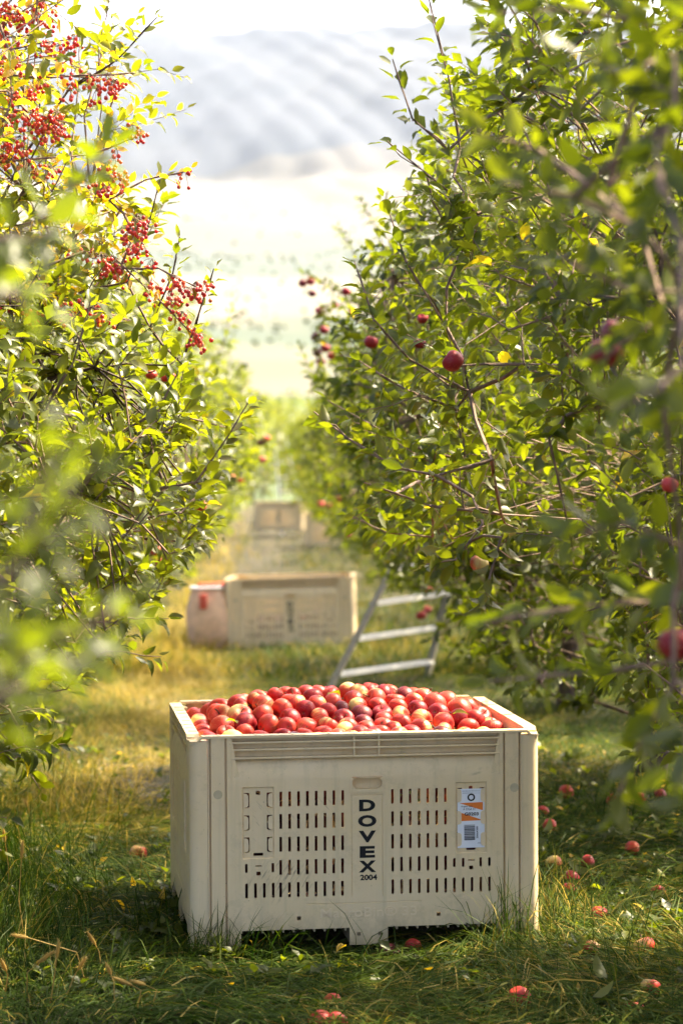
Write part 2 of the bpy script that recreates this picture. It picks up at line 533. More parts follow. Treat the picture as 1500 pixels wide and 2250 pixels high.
# woods and hedgerows of the valley: one far mass
def far_woods():
    rng = np.random.default_rng(5)
    bm = bmesh.new()
    bmesh.ops.create_icosphere(bm, subdivisions=1, radius=1)
    bv = np.array([v.co[:] for v in bm.verts]); bm.verts.index_update()
    bf = np.array([[v.index for v in f.verts] for f in bm.faces]); bm.free()
    pts = []
    while len(pts) < 800:
        y = rng.uniform(1200, 3500) if rng.random() < .85 else rng.uniform(3500, 4700)
        x = rng.uniform(-.17, .17) * y
        n = math.sin(x / 60. + y / 180.) + math.sin(x / 130. - y / 90. + 2) + .8 * math.sin(y / 240.)
        if n + rng.normal() * 1.8 > .6:
            pts.append((x, y))
    pts = np.array(pts)
    n = len(pts)
    s = rng.uniform(1.0, 2.2, n) * np.interp(pts[:, 1], [400, 3500], [.7, 1.5])
    base = np.stack([pts[:, 0], pts[:, 1], terrain_z(pts[:, 0], pts[:, 1]) + s * .6], 1)
    V = bv[None] * (s[:, None, None] * np.array([1.1, 1.1, .95])) * rng.uniform(.75, 1.25, (n, len(bv), 1)) + base[:, None]
    F = bf[None] + (np.arange(n) * len(bv))[:, None, None]
    tint = np.repeat(rng.uniform(.1, .5, n), len(bv))
    o = obj('distant_woods', mesh_np('distant_woods', V.reshape(-1, 3), [F.reshape(-1, 3)], M_LEAF, tint))
    tag(o, 'hazy clumps of trees dotted over the valley floor', 'woods', kind='stuff')
far_woods()

# ------------------------------------------------------------------ air of the valley
def haze():
    mb = MB()
    mb.box(-2500, 2500, -14, 8700, min(ZR) - 1, max(ZR) + 1)
    o = obj('haze', mb.mesh('haze', None))
    m = NT('haze_air')
    v = m.n('ShaderNodeVolumePrincipled')
    v.inputs['Color'].default_value = (.6, .75, 1, 1)
    v.inputs['Density'].default_value = HAZE
    v.inputs['Anisotropy'].default_value = 0
    m.l(v.outputs[0], m.out.inputs['Volume'])
    o.data.materials.append(m.m)
    tag(o, 'pale haze filling the valley air', 'haze', kind='stuff')
HAZE = .000018
haze()

# ------------------------------------------------------------------ harvest bins
BW, BD, BH = 1.22, 1.13, .742

SLOTS, HOLES = [], []          # x0, x1, z0, z1, corner chamfer
ROWZ = [.5200, .4428, .3638, .2838, .2060]
for r, z in enumerate(ROWZ):
    for k in range(8): SLOTS.append((.3147 - .002 * r * .3 + k * .0306, z))
    for k in range(7): SLOTS.append((.7020 + k * .0309, z))
for x in (.1949, .2255, .2561, .2867): SLOTS.append((x, ROWZ[4]))
for x in (.9183, .9492, .9801, 1.0110, 1.0419): SLOTS.append((x, ROWZ[4]))
for x, z in SLOTS: HOLES.append((x - .0048, x + .0048, z - .026, z + .026, .0032))
for x in (.1945, .2860, .9183, .9492, 1.0110, 1.0419): HOLES.append((x - .0046, x + .0046, ROWZ[3] - .016, ROWZ[3] + .016, .003))
TAGX = ((.2366), (.9775))
CLIPZ = (.5175, .4400, .3640)
for cx in TAGX:
    HOLES.append((cx - .0075, cx + .0075, .536, .550, .004))
    HOLES.append((cx - .011, cx + .011, .2895, .2935, .0008))
    HOLES.append((cx - .0075, cx + .0075, .258, .272, .004))
    for z in CLIPZ:
        for s in (-1, 1):
            x = cx + s * .0395
            HOLES.append((x - .0095, x + .0095, z - .0262, z + .0262, .007))
    HOLES.append((cx - .017, cx + .017, .325, .336, .004))
for x, z, w in ((.3753, .1065, .0068), (.8619, .1065, .0068), (.5824, .0455, .0066), (.6572, .0455, .0066)):
    HOLES.append((x - w, x + w, z - w, z + w, .0008))
HAND = (.561, .667, .547, .591)
FORK = [(.1753, .5505), (.6841, 1.0659)]
PX0, PX1 = .064, BW - .064
RIBX = (.1450, 1.0780)
RIBZ = (.7165, .6920, .6630)

def wall_depth(x, z):
    """How far behind the outer plane the moulded wall lies."""
    d = 0.
    if .0685 < x < .0745 or .1225 < x < .1290 or .0685 < BW - x < .0745 or .1225 < BW - x < .1290:
        return .014
    if RIBX[0] < x < RIBX[1]:
        if .6605 < z < .734: d = .030
        elif .575 < z <= .6605:
            t = (z - .575) / .0855
            d = .033 * (1 - math.sqrt(max(0, 1 - t * t)))
    for cx in TAGX:
        if abs(x - cx) < .0535 and .317 < z < .5625: d = max(d, .0055)
    if (abs(x - .5595) < .0012 or abs(x - .6665) < .0012) and .175 < z < .528: d = .0022
    if .5595 < x < .6665 and (abs(z - .528) < .0012): d = .0022
    if .40 < x < .80 and abs(z - .1545) < .0012: d = .0022
    return d

def wall_mesh():
    xb, zb = {PX0, PX1}, {0., .008, .068, .733}
    for x0, x1, z0, z1, c in HOLES:
        xb |= {x0, x0 + c, x1 - c, x1}; zb |= {z0, z0 + c, z1 - c, z1}
    for a in (.0685, .0745, .1225, .1290): xb |= {a - .0006, a + .0006, BW - a - .0006, BW - a + .0006}
    for a in RIBX: xb |= {a - .0006, a + .0006}
    for a, b in FORK: xb |= {a, b}
    for cx in TAGX: xb |= {cx - .0555, cx - .0525, cx + .0525, cx + .0555}
    zb |= {.3155, .3185, .5610, .5640}
    for a in (.5595, .6665): xb |= {a - .0018, a - .0008, a + .0008, a + .0018}
    for a in (.528, .1545): zb |= {a - .0018, a - .0008, a + .0008, a + .0018}
    zb |= {.175, .6599, .6611}
    for i in range(11): zb.add(.575 + .0855 * math.sin(i / 10 * math.pi / 2) - .0001)
    xb |= {HAND[0], HAND[1], .40, .80}; zb |= {HAND[2], HAND[3]}
    def clean(s):
        o = []
        for a in sorted(s):
            if not o or a - o[-1] > 2.5e-4: o.append(a)
        return o
    xs, zs = clean(xb), clean(zb)
    nx, nz = len(xs), len(zs)
    T = .010
    V = []
    for z in zs:
        for x in xs: V.append((x - BW / 2, wall_depth(x, z), z))
    n0 = len(V)
    V += [(x, y + T, z) for x, y, z in V]
    keep = np.ones((nz - 1, nx - 1), int)      # 1 full, 0 hole, 2..5 chamfer corner
    xc = [(a + b) / 2 for a, b in zip(xs, xs[1:])]; zc = [(a + b) / 2 for a, b in zip(zs, zs[1:])]
    xc, zc = np.array(xc), np.array(zc)
    holes = [(a, b, c, d, e) for a, b, c, d, e in HOLES] + [(HAND[0], HAND[1], HAND[2], HAND[3], 0)] + \
            [(a, b, -1, .068, 0) for a, b in FORK] + [(.5505, .6841, -1, .008, 0)]
    for x0, x1, z0, z1, c in holes:
        ix = np.where((xc > x0) & (xc < x1))[0]; iz = np.where((zc > z0) & (zc < z1))[0]
        if not len(ix) or not len(iz): continue
        keep[np.ix_(iz, ix)] = 0
        if c > .001:
            for j, zz in ((iz[0], 0), (iz[-1], 1)):
                for i, xx in ((ix[0], 0), (ix[-1], 1)):
                    if (xs[i + 1] - xs[i]) < c * 1.6 and (zs[j + 1] - zs[j]) < c * 1.6: keep[j, i] = 2 + 2 * zz + xx
    F = []
    def idx(i, j): return j * nx + i
    for j in range(nz - 1):
        for i in range(nx - 1):
            k = keep[j, i]
            a, b, c, d = idx(i, j), idx(i + 1, j), idx(i + 1, j + 1), idx(i, j + 1)
            if k == 1:
                F.append((a, b, c, d)); F.append((a + n0, d + n0, c + n0, b + n0))
                for (p, q), (jj, ii) in (((b, a), (j - 1, i)), ((c, b), (j, i + 1)), ((d, c), (j + 1, i)), ((a, d), (j, i - 1))):
                    nb = keep[jj, ii] if 0 <= jj < nz - 1 and 0 <= ii < nx - 1 else 0
                    if nb == 0: F.append((p, q, q + n0, p + n0))
            elif k >= 2:
                t = {2: (b, d, a), 3: (a, c, b), 4: (c, a, d), 5: (d, b, c)}[k]   # last vertex is the solid corner
                p, q, s = t
                tri = (p, q, s)
                va, vb, vc = (np.array(V[u]) for u in tri)
                if np.cross(vb - va, vc - va)[1] > 0: tri = (q, p, s)
                F.append(tri); F.append((tri[0] + n0, tri[2] + n0, tri[1] + n0))
                F.append((tri[1], tri[0], tri[0] + n0, tri[1] + n0))
    mb = MB()
    mb.v, mb.f = V, F
    # rub rails, dividers and slanted gussets of the top band
    for z in RIBZ: mb.bbox(RIBX[0] - .001, RIBX[1] + .001, .0012, .032, z - .0036, z + .0036, .0014) if False else None
    for z in RIBZ:
        mb.bbox(RIBX[0] - .001 - BW / 2, RIBX[1] + .001 - BW / 2, .0008, .031, z - .0034, z + .0034, .0015)
    for x in (.5700, .6560):
        for za, zbb in ((.7200, .7340), (.6955, .7131), (.6665, .6886)):
            mb.box(x - .003 - BW / 2, x + .003 - BW / 2, .0022, .030, za, zbb)
    for s in (-1, 1):
        xe = RIBX[0] - BW / 2 if s < 0 else RIBX[1] - BW / 2
        for (w0, w1, z0, z1) in ((.0, .014, .734, .6664), (.014, .030, .6596, .585)):
            poly = [(xe, z1), (xe - s * w1, z1), (xe - s * max(w0, .0015), z0), (xe, z0)]
            if s > 0: poly = poly[::-1]
            mb.prism(poly, .0015, .030)
    me = mesh_from('wall', mb.v, mb.f, M_BIN, True, 38)
    return me

def pill(cx, cz, w, h, n):
    pts = []
    for i in range(n):
        a = 2 * math.pi * i / n
        c, s = math.cos(a), math.sin(a)
        r = h / 2
        x = (w / 2 - r) * (1 if c > 1e-6 else (-1 if c < -1e-6 else 0)) + r * c
        pts.append((cx + x, cz + r * s))
    return pts

def handle_mesh():
    n = 44
    inner = pill(.614, .569, .104, .041, n)
    outer = []
    for x, z in inner:
        dx, dz = x - .614, z - .590
        # ray from the centre to the tapering plate edge
        best = 9
        for (ax, az), (bx, bz) in zip(OUT, OUT[1:] + OUT[:1]):
            ex, ez = bx - ax, bz - az
            den = dx * ez - dz * ex
            if abs(den) < 1e-9: continue
            t = ((ax - .614) * ez - (az - .590) * ex) / den
            u = ((ax - .614) * dz - (az - .590) * dx) / den
            if t > 0 and -1e-6 <= u <= 1 + 1e-6: best = min(best, t)
        outer.append((.614 + dx * best, .590 + dz * best))
    o = BW / 2
    V = [(x - o, -.0025, z) for x, z in outer] + [(x - o, -.0025, z) for x, z in inner] + [(x - o, .024, z) for x, z in inner] + [(x - o, .027, z) for x, z in outer]
    F = []
    for i in range(n):
        j = (i + 1) % n
        F.append((i, j, n + j, n + i)); F.append((n + i, n + j, 2 * n + j, 2 * n + i)); F.append((3 * n + i, 3 * n + j, j, i))
    F.append(tuple(range(2 * n, 3 * n)))
    return mesh_from('hand_grip', V, F, M_BIN, True, 30)
OUT = [(.553, .537), (.675, .537), (.675, .560), (.6575, .6585), (.5710, .6585), (.553, .560)]

def post_mesh():
    """Front-left corner post, outer corner at (0,0), rounded, top dropped below the rim."""
    r, L, t, h = .035, PX0 - .0015, .012, .724
    prof = [(L, 0)] + [(r - r * math.sin(a), r - r * math.cos(a)) for a in np.linspace(0, math.pi / 2, 8)] + [(0, L)]
    inn = [(t, L)] + [(r - (r - t) * math.sin(a), r - (r - t) * math.cos(a)) for a in np.linspace(math.pi / 2, 0, 8)] + [(L, t)]
    loop = prof + inn
    n = len(loop)
    V, F = [], []
    levels = [(0, .0), (.012, -.002), (h - .008, 0), (h, .003)]
    cx = cyc = L * .4
    for z, ins in levels:
        for x, y in loop:
            V.append((x + (cx - x) * ins * 6, y + (cyc - y) * ins * 6, z))
    for k in range(len(levels) - 1):
        for i in range(n):
            j = (i + 1) % n
            F.append((k * n + i, k * n + j, (k + 1) * n + j, (k + 1) * n + i)[::-1])
    m = n // 2
    for k, flip in ((0, False), (len(levels) - 1, True)):
        for i in range(m - 1):
            q = (k * n + i, k * n + i + 1, k * n + n - 2 - i, k * n + n - 1 - i)
            F.append(q if not flip else q[::-1])
    # solid cap over the corner
    mb = MB(); mb.v, mb.f = V, F
    mb.bbox(.006, .066, .006, .066, h - .014, h - .0005, .003)
    return mb.mesh('corner_post', M_BIN, True, 40)

def rim_mesh(x0, x1):
    """Top lip of one wall with its sloping ends and stacking ticks."""
    mb = MB()
    n = [(x0, .7235), (x0 + .03, .7235), (x0 + .045, .7335), (x1 - .045, .7335), (x1 - .03, .7235), (x1, .7235)]
    top = [(x0, .7255), (x0 + .026, .7265), (x0 + .042, .742), (x1 - .042, .742), (x1 - .026, .7265), (x1, .7255)]
    prof = n + top[::-1]
    mb.prism(prof, -.0035, .040)
    for k in range(9):
        x = x0 + .1 + (x1 - x0 - .2) * k / 8
        mb.box(x - .004, x + .004, .006, .036, .7415, .7436)
    return mb.mesh('rim', M_BIN, False)

def base_mesh():
    mb = MB()
    a, b = -BW / 2 + .012, BW / 2 - .012
    mb.box(a, b, .0125, BD - .0125, .074, .086)
    for x in np.arange(-.54, .56, .036):
        mb.box(x - .003, x + .003, .014, BD - .014, .056, .0735)
    for y in np.arange(.05, BD - .03, .06):
        mb.box(a + .01, b - .01, y - .003, y + .003, .058, .073)
    # two runners front to back carry the load
    for x0, x1 in ((-.055, .068),):
        mb.box(x0, x1, .016, BD - .016, .008, .0555)
    return mb.mesh('base', M_BIN)

def clip_mesh(sgn):
    """Half-round tongue that holds the card."""
    pts = [(0, -.0235)]
    for a in np.linspace(-math.pi / 2, math.pi / 2, 9):
        pts.append((.004 + .0115 * math.cos(a), .0135 * (1 if a > 0 else -1) * (abs(a) > 1e-6) + .010 * math.sin(a)))
    pts.append((0, .0235))
    pts = [(p[0] * sgn, p[1]) for p in pts]
    if sgn < 0: pts = pts[::-1]
    mb = MB()
    mb.prism(pts, -.0015, .0035)
    return mb.mesh('card_clip', M_BIN_PLAIN, False)

def text_mesh(name, body, w, h, mat, depth, bold=0.0):
    """A word as raised flat lettering, w wide and h high, centred, in the x-z plane facing -y."""
    cu = bpy.data.curves.new(name, 'FONT')
    cu.body = body
    cu.size = 1.0
    cu.offset = bold
    cu.resolution_u = 4
    o = bpy.data.objects.new(name, cu)
    COL.objects.link(o)
    dg = bpy.context.evaluated_depsgraph_get()
    me0 = o.evaluated_get(dg).to_mesh()
    v = np.array([p.co[:] for p in me0.vertices])
    f = [tuple(p.vertices) for p in me0.polygons]
    o.evaluated_get(dg).to_mesh_clear()
    bpy.data.objects.remove(o); bpy.data.curves.remove(cu)
    lo, hi = v.min(0), v.max(0)
    c = (lo + hi) / 2
    sx, sz = w / (hi[0] - lo[0]), h / (hi[1] - lo[1])
    top = [((p[0] - c[0]) * sx, -depth, (p[1] - c[1]) * sz) for p in v]
    n = len(top)
    bot = [(x, 0, z) for x, _, z in top]
    edges = {}
    for q in f:
        for a, b in zip(q, q[1:] + q[:1]): edges[(a, b)] = 1
    F = list(f)
    for a, b in edges:
        if (b, a) not in edges: F.append((b, a, a + n, b + n))
    return mesh_from(name, top + bot, F, mat)

WALL = wall_mesh(); GRIP = handle_mesh(); POST = post_mesh(); BASE = base_mesh()
CLIP = {1: clip_mesh(1), -1: clip_mesh(-1)}
RIM_F = rim_mesh(-BW / 2 + .002, BW / 2 - .002)
_mb = MB(); _mb.tube([(0, 0, 0), (0, -.0012, 0)], .0155, 20); PLUG = _mb.mesh('plug', M_BUTTON)
LETTER = {c: text_mesh('letter', c, w, .0405, M_INK, .0008, .045) for c, w in (('D', .056), ('O', .064), ('V', .060), ('E', .053), ('X', .060))}
YEAR = text_mesh('year_digits', '2004', .059, .0195, M_INK, .0008, .03)
EMB = text_mesh('moulded_lettering', 'MacroBin\u00ae 33', .335, .034, M_BIN_PLAIN, .0016, .01)

def make_bin(loc, rot, label, group):
    root = empty('apple_bin', loc, label, 'bin', group, rot)
    walls = []
    for k in range(4):
        if k == 0: w = obj('front_wall', WALL, root)
        elif k == 1: w = obj('rear_wall', WALL, root, (0, BD, 0), (0, 0, math.pi))
        else:
            s = -1 if k == 2 else 1
            w = obj('side_wall', WALL, root, (s * BW / 2, BD / 2, 0), (0, 0, s * math.pi / 2), ((BD) / BW, 1, 1))
        walls.append(w)
    for (x, y, a) in ((-BW / 2, 0, 0), (BW / 2, 0, math.pi / 2), (BW / 2, BD, math.pi), (-BW / 2, BD, -math.pi / 2)):
        obj('corner_post', POST, root, (x, y, 0), (0, 0, a))
    obj('base', BASE, root)
    obj('rim', RIM_F, root)
    obj('rim', RIM_F, root, (0, BD, 0), (0, 0, math.pi))
    for s in (-1, 1):
        obj('rim', RIM_F, root, (s * BW / 2, BD / 2, .0007), (0, 0, s * math.pi / 2), ((BD - .09) / BW, 1, 1))
    fw = walls[0]
    for w in walls:
        obj('hand_grip', GRIP, w)
    for x in (.0985, BW - .0895):
        obj('plug', PLUG, fw, (x - BW / 2, 0, .541))
    o = BW / 2
    for c, z in (('D', .4915), ('O', .4375), ('V', .3835), ('E', .3300), ('X', .2795)):
        obj('letter', LETTER[c], fw, (.6135 - o, 0, z))
    obj('year_digits', YEAR, fw, (.6175 - o, 0, .2415))
    obj('moulded_lettering', EMB, fw, (.618 - o, 0, .122))
    for cx in TAGX:
        for z in CLIPZ:
            for s in (-1, 1):
                obj('card_clip', CLIP[-s], fw, (cx + s * .049 - o, .0055 - .0035, z))
    return root

BIN_ROT = (-.1116, .0099, .1316)
def bin_rot(yaw, pit, rol):
    m = Matrix.Rotation(yaw, 3, 'Z') @ Matrix.Rotation(pit, 3, 'X') @ Matrix.Rotation(rol, 3, 'Y')
    return m.to_euler()
bin1 = make_bin((.0874, 8.0602, -.896), bin_rot(.1316, -.1116, .0099), 'large beige plastic bin heaped with red apples in the foreground grass', 'plastic harvest bins in the alley')
B2Y = 22.4
p2 = P(640, 1442, B2Y)
bin2 = make_bin((p2[0], B2Y, p2[2]), bin_rot(-.02, -.133, -.03), 'half filled beige plastic bin behind the heaped one, beside the bag', 'plastic harvest bins in the alley')
B3Y = 60
p3 = P(611, 1169, B3Y)
bin3 = make_bin((p3[0], B3Y, p3[2]), bin_rot(-.10, -.123, 0), 'pale bin far down the alley with a ladder behind it', 'plastic harvest bins in the alley')
p4 = P(733, 1204, 52)
bin4 = make_bin((p4[0], 52, p4[2]), bin_rot(.03, -.123, 0), 'far bin half hidden under the right-hand trees', 'plastic harvest bins in the alley')
BM1 = Matrix.Translation((.0874, 8.0602, -.896)) @ bin_rot(.1316, -.1116, .0099).to_matrix().to_4x4()
BM2 = Matrix.Translation((p2[0], B2Y, p2[2])) @ bin_rot(-.02, -.133, -.03).to_matrix().to_4x4()
BM3 = Matrix.Translation((p3[0], B3Y, p3[2])) @ bin_rot(-.10, -.123, 0).to_matrix().to_4x4()

# the card in the right-hand holder
def bin_card():
    c = empty('bin_card', (0, 0, 0), 'white and orange organic produce card clipped to the full bin', 'card')
    c.matrix_world = BM1 @ Matrix.Translation((.9775 - BW / 2, .0048, .4385))
    mb = MB(); mb.bbox(-.0475, .0475, -.0012, 0, -.1045, .1015, .0005)
    obj('card', mb.mesh('card', M_CARD), c)
    y0, y1 = -.0016, -.0012
    mb = MB()
    mb.prism([(-.041, .052), (.042, .025), (.042, .054)], y0, y1)
    mb.prism([(-.041, -.008), (-.041, .024), (.0415, -.009)][::1], y0, y1) if False else mb.prism([(-.042, -.011), (.042, -.009), (-.037, .019)], y0, y1)
    obj('orange_print', mb.mesh('orange_print', M_ORANGE), c)
    for body, w, h, x, z, mat, bold in (('O', .027, .0265, .001, .0715, M_INK, .03), ('Organic Gala', .040, .0065, -.015, .0395, M_INK, .01),
                                        ('A OGA ST', .044, .0075, -.006, .0305, M_INK, 0), ('G0203', .049, .0115, .002, .0135, M_INK, .03),
                                        ('BEST TO USE', .028, .004, -.02, -.0005, M_FAINT, 0)):
        if body.startswith('BEST'): continue
        obj('printed_text', text_mesh('printed_text', body, w, h, mat, .0002, bold), c, (x, -.0017, z))
    mb = MB()
    z = -.0245
    rr = random.Random(4)
    while z > -.077:
        t = rr.choice((.0009, .0012, .0024, .0032))
        mb.box(-.024, .014, y0 - .0001, y1, z - t, z)
        z -= t + rr.choice((.0009, .0014, .002))
    obj('barcode', mb.mesh('barcode', M_INK), c)
    obj('printed_text', text_mesh('printed_text', '20664380', .043, .0062, M_INK, .0002, .015), c, (.0215, -.0017, -.051), (0, -math.pi / 2, 0))
    mb = MB()
    for zz in (.0925, .0855): mb.box(-.031, .033, y0, y1, zz, zz + .0009)
    for k in range(16): mb.box(-.03 + k * .0038, -.028 + k * .0038, y0, y1, .0935 + (k % 3) * .0004, .0952)
    for k in range(9): mb.box(-.029 + k * .0042, -.027 + k * .0042, y0, y1, .0865, .0882)
    mb.box(.022, .037, y0, y1, -.091, -.0901); mb.box(.024, .036, y0, y1, -.0875, -.0858)
    obj('fine_print', mb.mesh('fine_print', M_FAINT), c)
bin_card()

# ------------------------------------------------------------------ apples
def apple_mesh(seed, squash):
    rr = random.Random(seed)
    nu, nv = 20, 13
    V, F = [], []
    prof = []
    for j in range(nv):
        t = j / (nv - 1) * math.pi
        r = math.sin(t) ** .92
        z = math.cos(t) * squash
        if t < .75: z -= .34 * (1 - t / .75) ** 1.7
        if t > math.pi - .6: z += .24 * (1 - (math.pi - t) / .6) ** 1.7
        r *= 1 + .06 * math.cos(t)
        prof.append((max(r, .02), z))
    ph = rr.uniform(0, 6)
    for r, z in prof:
        for i in range(nu):
            a = i / nu * 2 * math.pi
            lob = 1 + .018 * math.cos(5 * a + ph) * (1 if z < 0 else .5) + .025 * math.cos(a + ph * 2)
            V.append((r * lob * math.cos(a), r * lob * math.sin(a), z + .03 * math.cos(a + ph)))
    for j in range(nv - 1):
        for i in range(nu):
            F.append((j * nu + i, (j + 1) * nu + i, (j + 1) * nu + (i + 1) % nu, j * nu + (i + 1) % nu))
    F.append(tuple(range(nu))); F.append(tuple(range(nv * nu - 1, (nv - 1) * nu - 1, -1)))
    V = [(x * .0375, y * .0375, z * .0375) for x, y, z in V]
    return mesh_from('apple', V, F, M_APPLE, True)
APPLES = [apple_mesh(s, q) for s, q in ((1, .86), (2, .92), (3, .82), (4, .97))]
_mb = MB(); _mb.tube([(0, 0, .018), (.001, 0, .030), (.005, .001, .043)], [.0018, .0015, .0024], 5); STEM = _mb.mesh('stem', M_STEM)
_mb = MB()
for k in range(5):
    a = k * 2 * math.pi / 5
    _mb.add([(.002 * math.cos(a + .6), .002 * math.sin(a + .6), -.0262), (.002 * math.cos(a - .6), .002 * math.sin(a - .6), -.0262), (.006 * math.cos(a), .006 * math.sin(a), -.0315)], [(0, 1, 2)])
CALYX = _mb.mesh('calyx', M_CALYX)

def rand_rot(rng, upright=False):
    q = rng.normal(size=4)
    if upright: q = np.array([1.6, rng.normal() * .35, rng.normal() * .35, rng.normal() * 2])
    q /= np.linalg.norm(q)
    from mathutils import Quaternion
    return Quaternion(q)

KINDS = (('pale yellow', .56, .8), ('red streaked yellow', .72, .9), ('bright orange red', .80, 1.0), ('bright red', .95, .72), ('deep red', 1.08, .32), ('dark crimson', 1.25, .0))
KW = (.07, .22, .27, .23, .14, .07)

def make_apple(loc, rng, label, group=None, kind=None, size=1., q=None, parts=True, parent=None):
    k = KINDS[kind if kind is not None else rng.choice(len(KINDS), p=KW)]
    o = bpy.data.objects.new('apple', APPLES[rng.integers(4)])
    o.matrix_world = Matrix.LocRotScale(Vector(loc), q or rand_rot(rng), Vector((size,) * 3))
    o.color = (k[1] + rng.normal() * .03, min(1, max(0, k[2] + rng.normal() * .06)), rng.random(), 1)
    COL.objects.link(o)
    if parts:
        obj('stem', STEM, o); obj('calyx', CALYX, o)
    tag(o, label, 'apple', group)
    return o

ORD = ['first', 'second', 'third', 'fourth', 'fifth', 'sixth', 'seventh', 'eighth', 'ninth', 'tenth', 'eleventh', 'twelfth', 'thirteenth', 'fourteenth', 'fifteenth', 'sixteenth', 'seventeenth', 'eighteenth']

def heap():
    """Settle apples in the bin: they push each other apart and lie under a domed surface."""
    rng = np.random.default_rng(8)
    hx, y0, y1 = BW / 2 - .045, .046, BD - .046
    def surf(x, y):
        u = np.clip((x + .02) / hx, -1, 1); w = (y - y0) / (y1 - y0)
        crest = np.exp(-((w - .62) / .34) ** 2) * (1 - .8 * np.abs(u) ** 3.6)
        lump = .022 * np.sin(x * 9 + 1) * np.sin(y * 8 + .5) - .03 * np.clip(-x - .1, 0, 1)
        return .703 + .132 * crest + lump
    pts, lay = [], []
    for L, n in ((0, 172), (1, 180)):
        c = rng.uniform([-hx + .04, y0 + .04], [hx - .04, y1 - .04], (n, 2))
        z = surf(c[:, 0], c[:, 1]) - .04 - L * .075
        pts.append(np.column_stack([c, z])); lay += [L] * n
    # apples pressed against the slotted front wall
    fr = []
    for z in np.arange(.125, .62, .068):
        for x in np.arange(-hx + .04, hx - .03, .0745):
            fr.append((x + rng.normal() * .012, y0 + .038 + rng.random() * .02, z + rng.normal() * .012))
    pts.append(np.array(fr)); lay += [2] * len(fr)
    p = np.concatenate(pts); lay = np.array(lay)
    n = len(p)
    rad = np.clip(rng.normal(.0415, .0036, n), .034, .050)
    for it in range(170):
        d = p[:, None] - p[None]
        dist = np.sqrt((d ** 2).sum(-1)) + 1e-6
        ov = np.clip((rad[:, None] + rad[None]) * .97 - dist, 0, None)
        np.fill_diagonal(ov, 0)
        p = p + (d / dist[..., None] * ov[..., None] * .42).sum(1)
        t = lay < 2
        tgt = surf(p[:, 0], p[:, 1]) - rad - (lay == 1) * .074
        p[t, 2] += (tgt[t] - p[t, 2]) * .12
        p[:, 0] = np.clip(p[:, 0], -hx + rad, hx - rad)
        p[:, 1] = np.clip(p[:, 1], y0 + rad, y1 - rad)
        p[:, 2] = np.maximum(p[:, 2], .088 + rad)
        f = lay == 2
        p[f, 1] = np.minimum(p[f, 1], y0 + .075)
    # keep the ones that the heap shows from above; the others stay below as one mass
    top = (lay < 2)
    for i in np.where(top)[0]:
        dx = np.hypot(p[:, 0] - p[i, 0], p[:, 1] - p[i, 1])
        if (((dx < .048) & (p[:, 2] > p[i, 2] + .052)).sum()) > 0: top[i] = False
    top &= lay < 2
    return p, rad, top, rng

def fill_bin1():
    p, rad, top, rng = heap()
    idx = np.where(top)[0]
    idx = idx[np.argsort(p[idx, 1])]
    rows = np.array_split(idx, 13)
    for r, row in enumerate(rows):
        row = row[np.argsort(p[row, 0])]
        count = {}
        for i in row:
            k = int(rng.choice(len(KINDS), p=KW))
            c = count[k] = count.get(k, 0) + 1
            where = 'against the front rim' if r == 0 else f'in the {ORD[r]} row behind the rim'
            lab = f'{KINDS[k][0]} apple, {ORD[c - 1]} such from the left, {where}'
            w = BM1 @ Vector(p[i])
            make_apple(w, rng, lab, 'apples heaped in the full bin', k, rad[i] / .0375, rand_rot(rng))
    # the packed mass below
    V, F, n = [], [], 0
    ng, nr = 10, 7
    bv4 = []
    for sq in (.86, .92, .82, .97):
        bv4.append(np.array([(.0375 * max(.03, math.sin(j / (nr - 1) * math.pi)) * math.cos(i / ng * 2 * math.pi), .0375 * max(.03, math.sin(j / (nr - 1) * math.pi)) * math.sin(i / ng * 2 * math.pi),
                              .0375 * sq * (math.cos(j / (nr - 1) * math.pi) - (.3 if j == 0 else 0))) for j in range(nr) for i in range(ng)]))
    bv = bv4[0]
    quads = np.array([(j * ng + i, (j + 1) * ng + i, (j + 1) * ng + (i + 1) % ng, j * ng + (i + 1) % ng) for j in range(nr - 1) for i in range(ng)])
    hid = np.where(~top)[0]
    for i in hid:
        m = np.array(rand_rot(rng).to_matrix())
        V.append((bv4[i % 4] @ m.T) * rad[i] / .0375 + p[i]); F.append(quads + n); n += len(bv)
    o = obj('apples', mesh_np('apples', np.concatenate(V), [np.concatenate(F)], M_MASS))
    o.matrix_world = BM1
    o.color = (1.15, .35, .3, 1)
    tag(o, 'mass of red apples packed below the heap, seen through the slots', 'apples', 'apples heaped in the full bin', 'stuff')
    # bin two: apples to two fifths of its height
    V, F, n = [], [], 0
    for z in np.arange(.125, .42, .066):
        for y in (.09, .16):
            for x in np.arange(-.52, .53, .076):
                m = np.array(rand_rot(rng).to_matrix())
                q = np.array([x + rng.normal() * .01, y + rng.normal() * .008, z + rng.normal() * .012 - .05 * (x < 0)])
                V.append(bv4[rng.integers(4)] @ m.T + q); F.append(quads + n); n += len(bv)
    o = obj('apples', mesh_np('apples', np.concatenate(V), [np.concatenate(F)], M_MASS))
    o.matrix_world = BM2
    o.color = (.85, .8, .6, 1)
    tag(o, 'mass of orange red apples glowing through the slots of the second bin', 'apples', None, 'stuff')
fill_bin1()

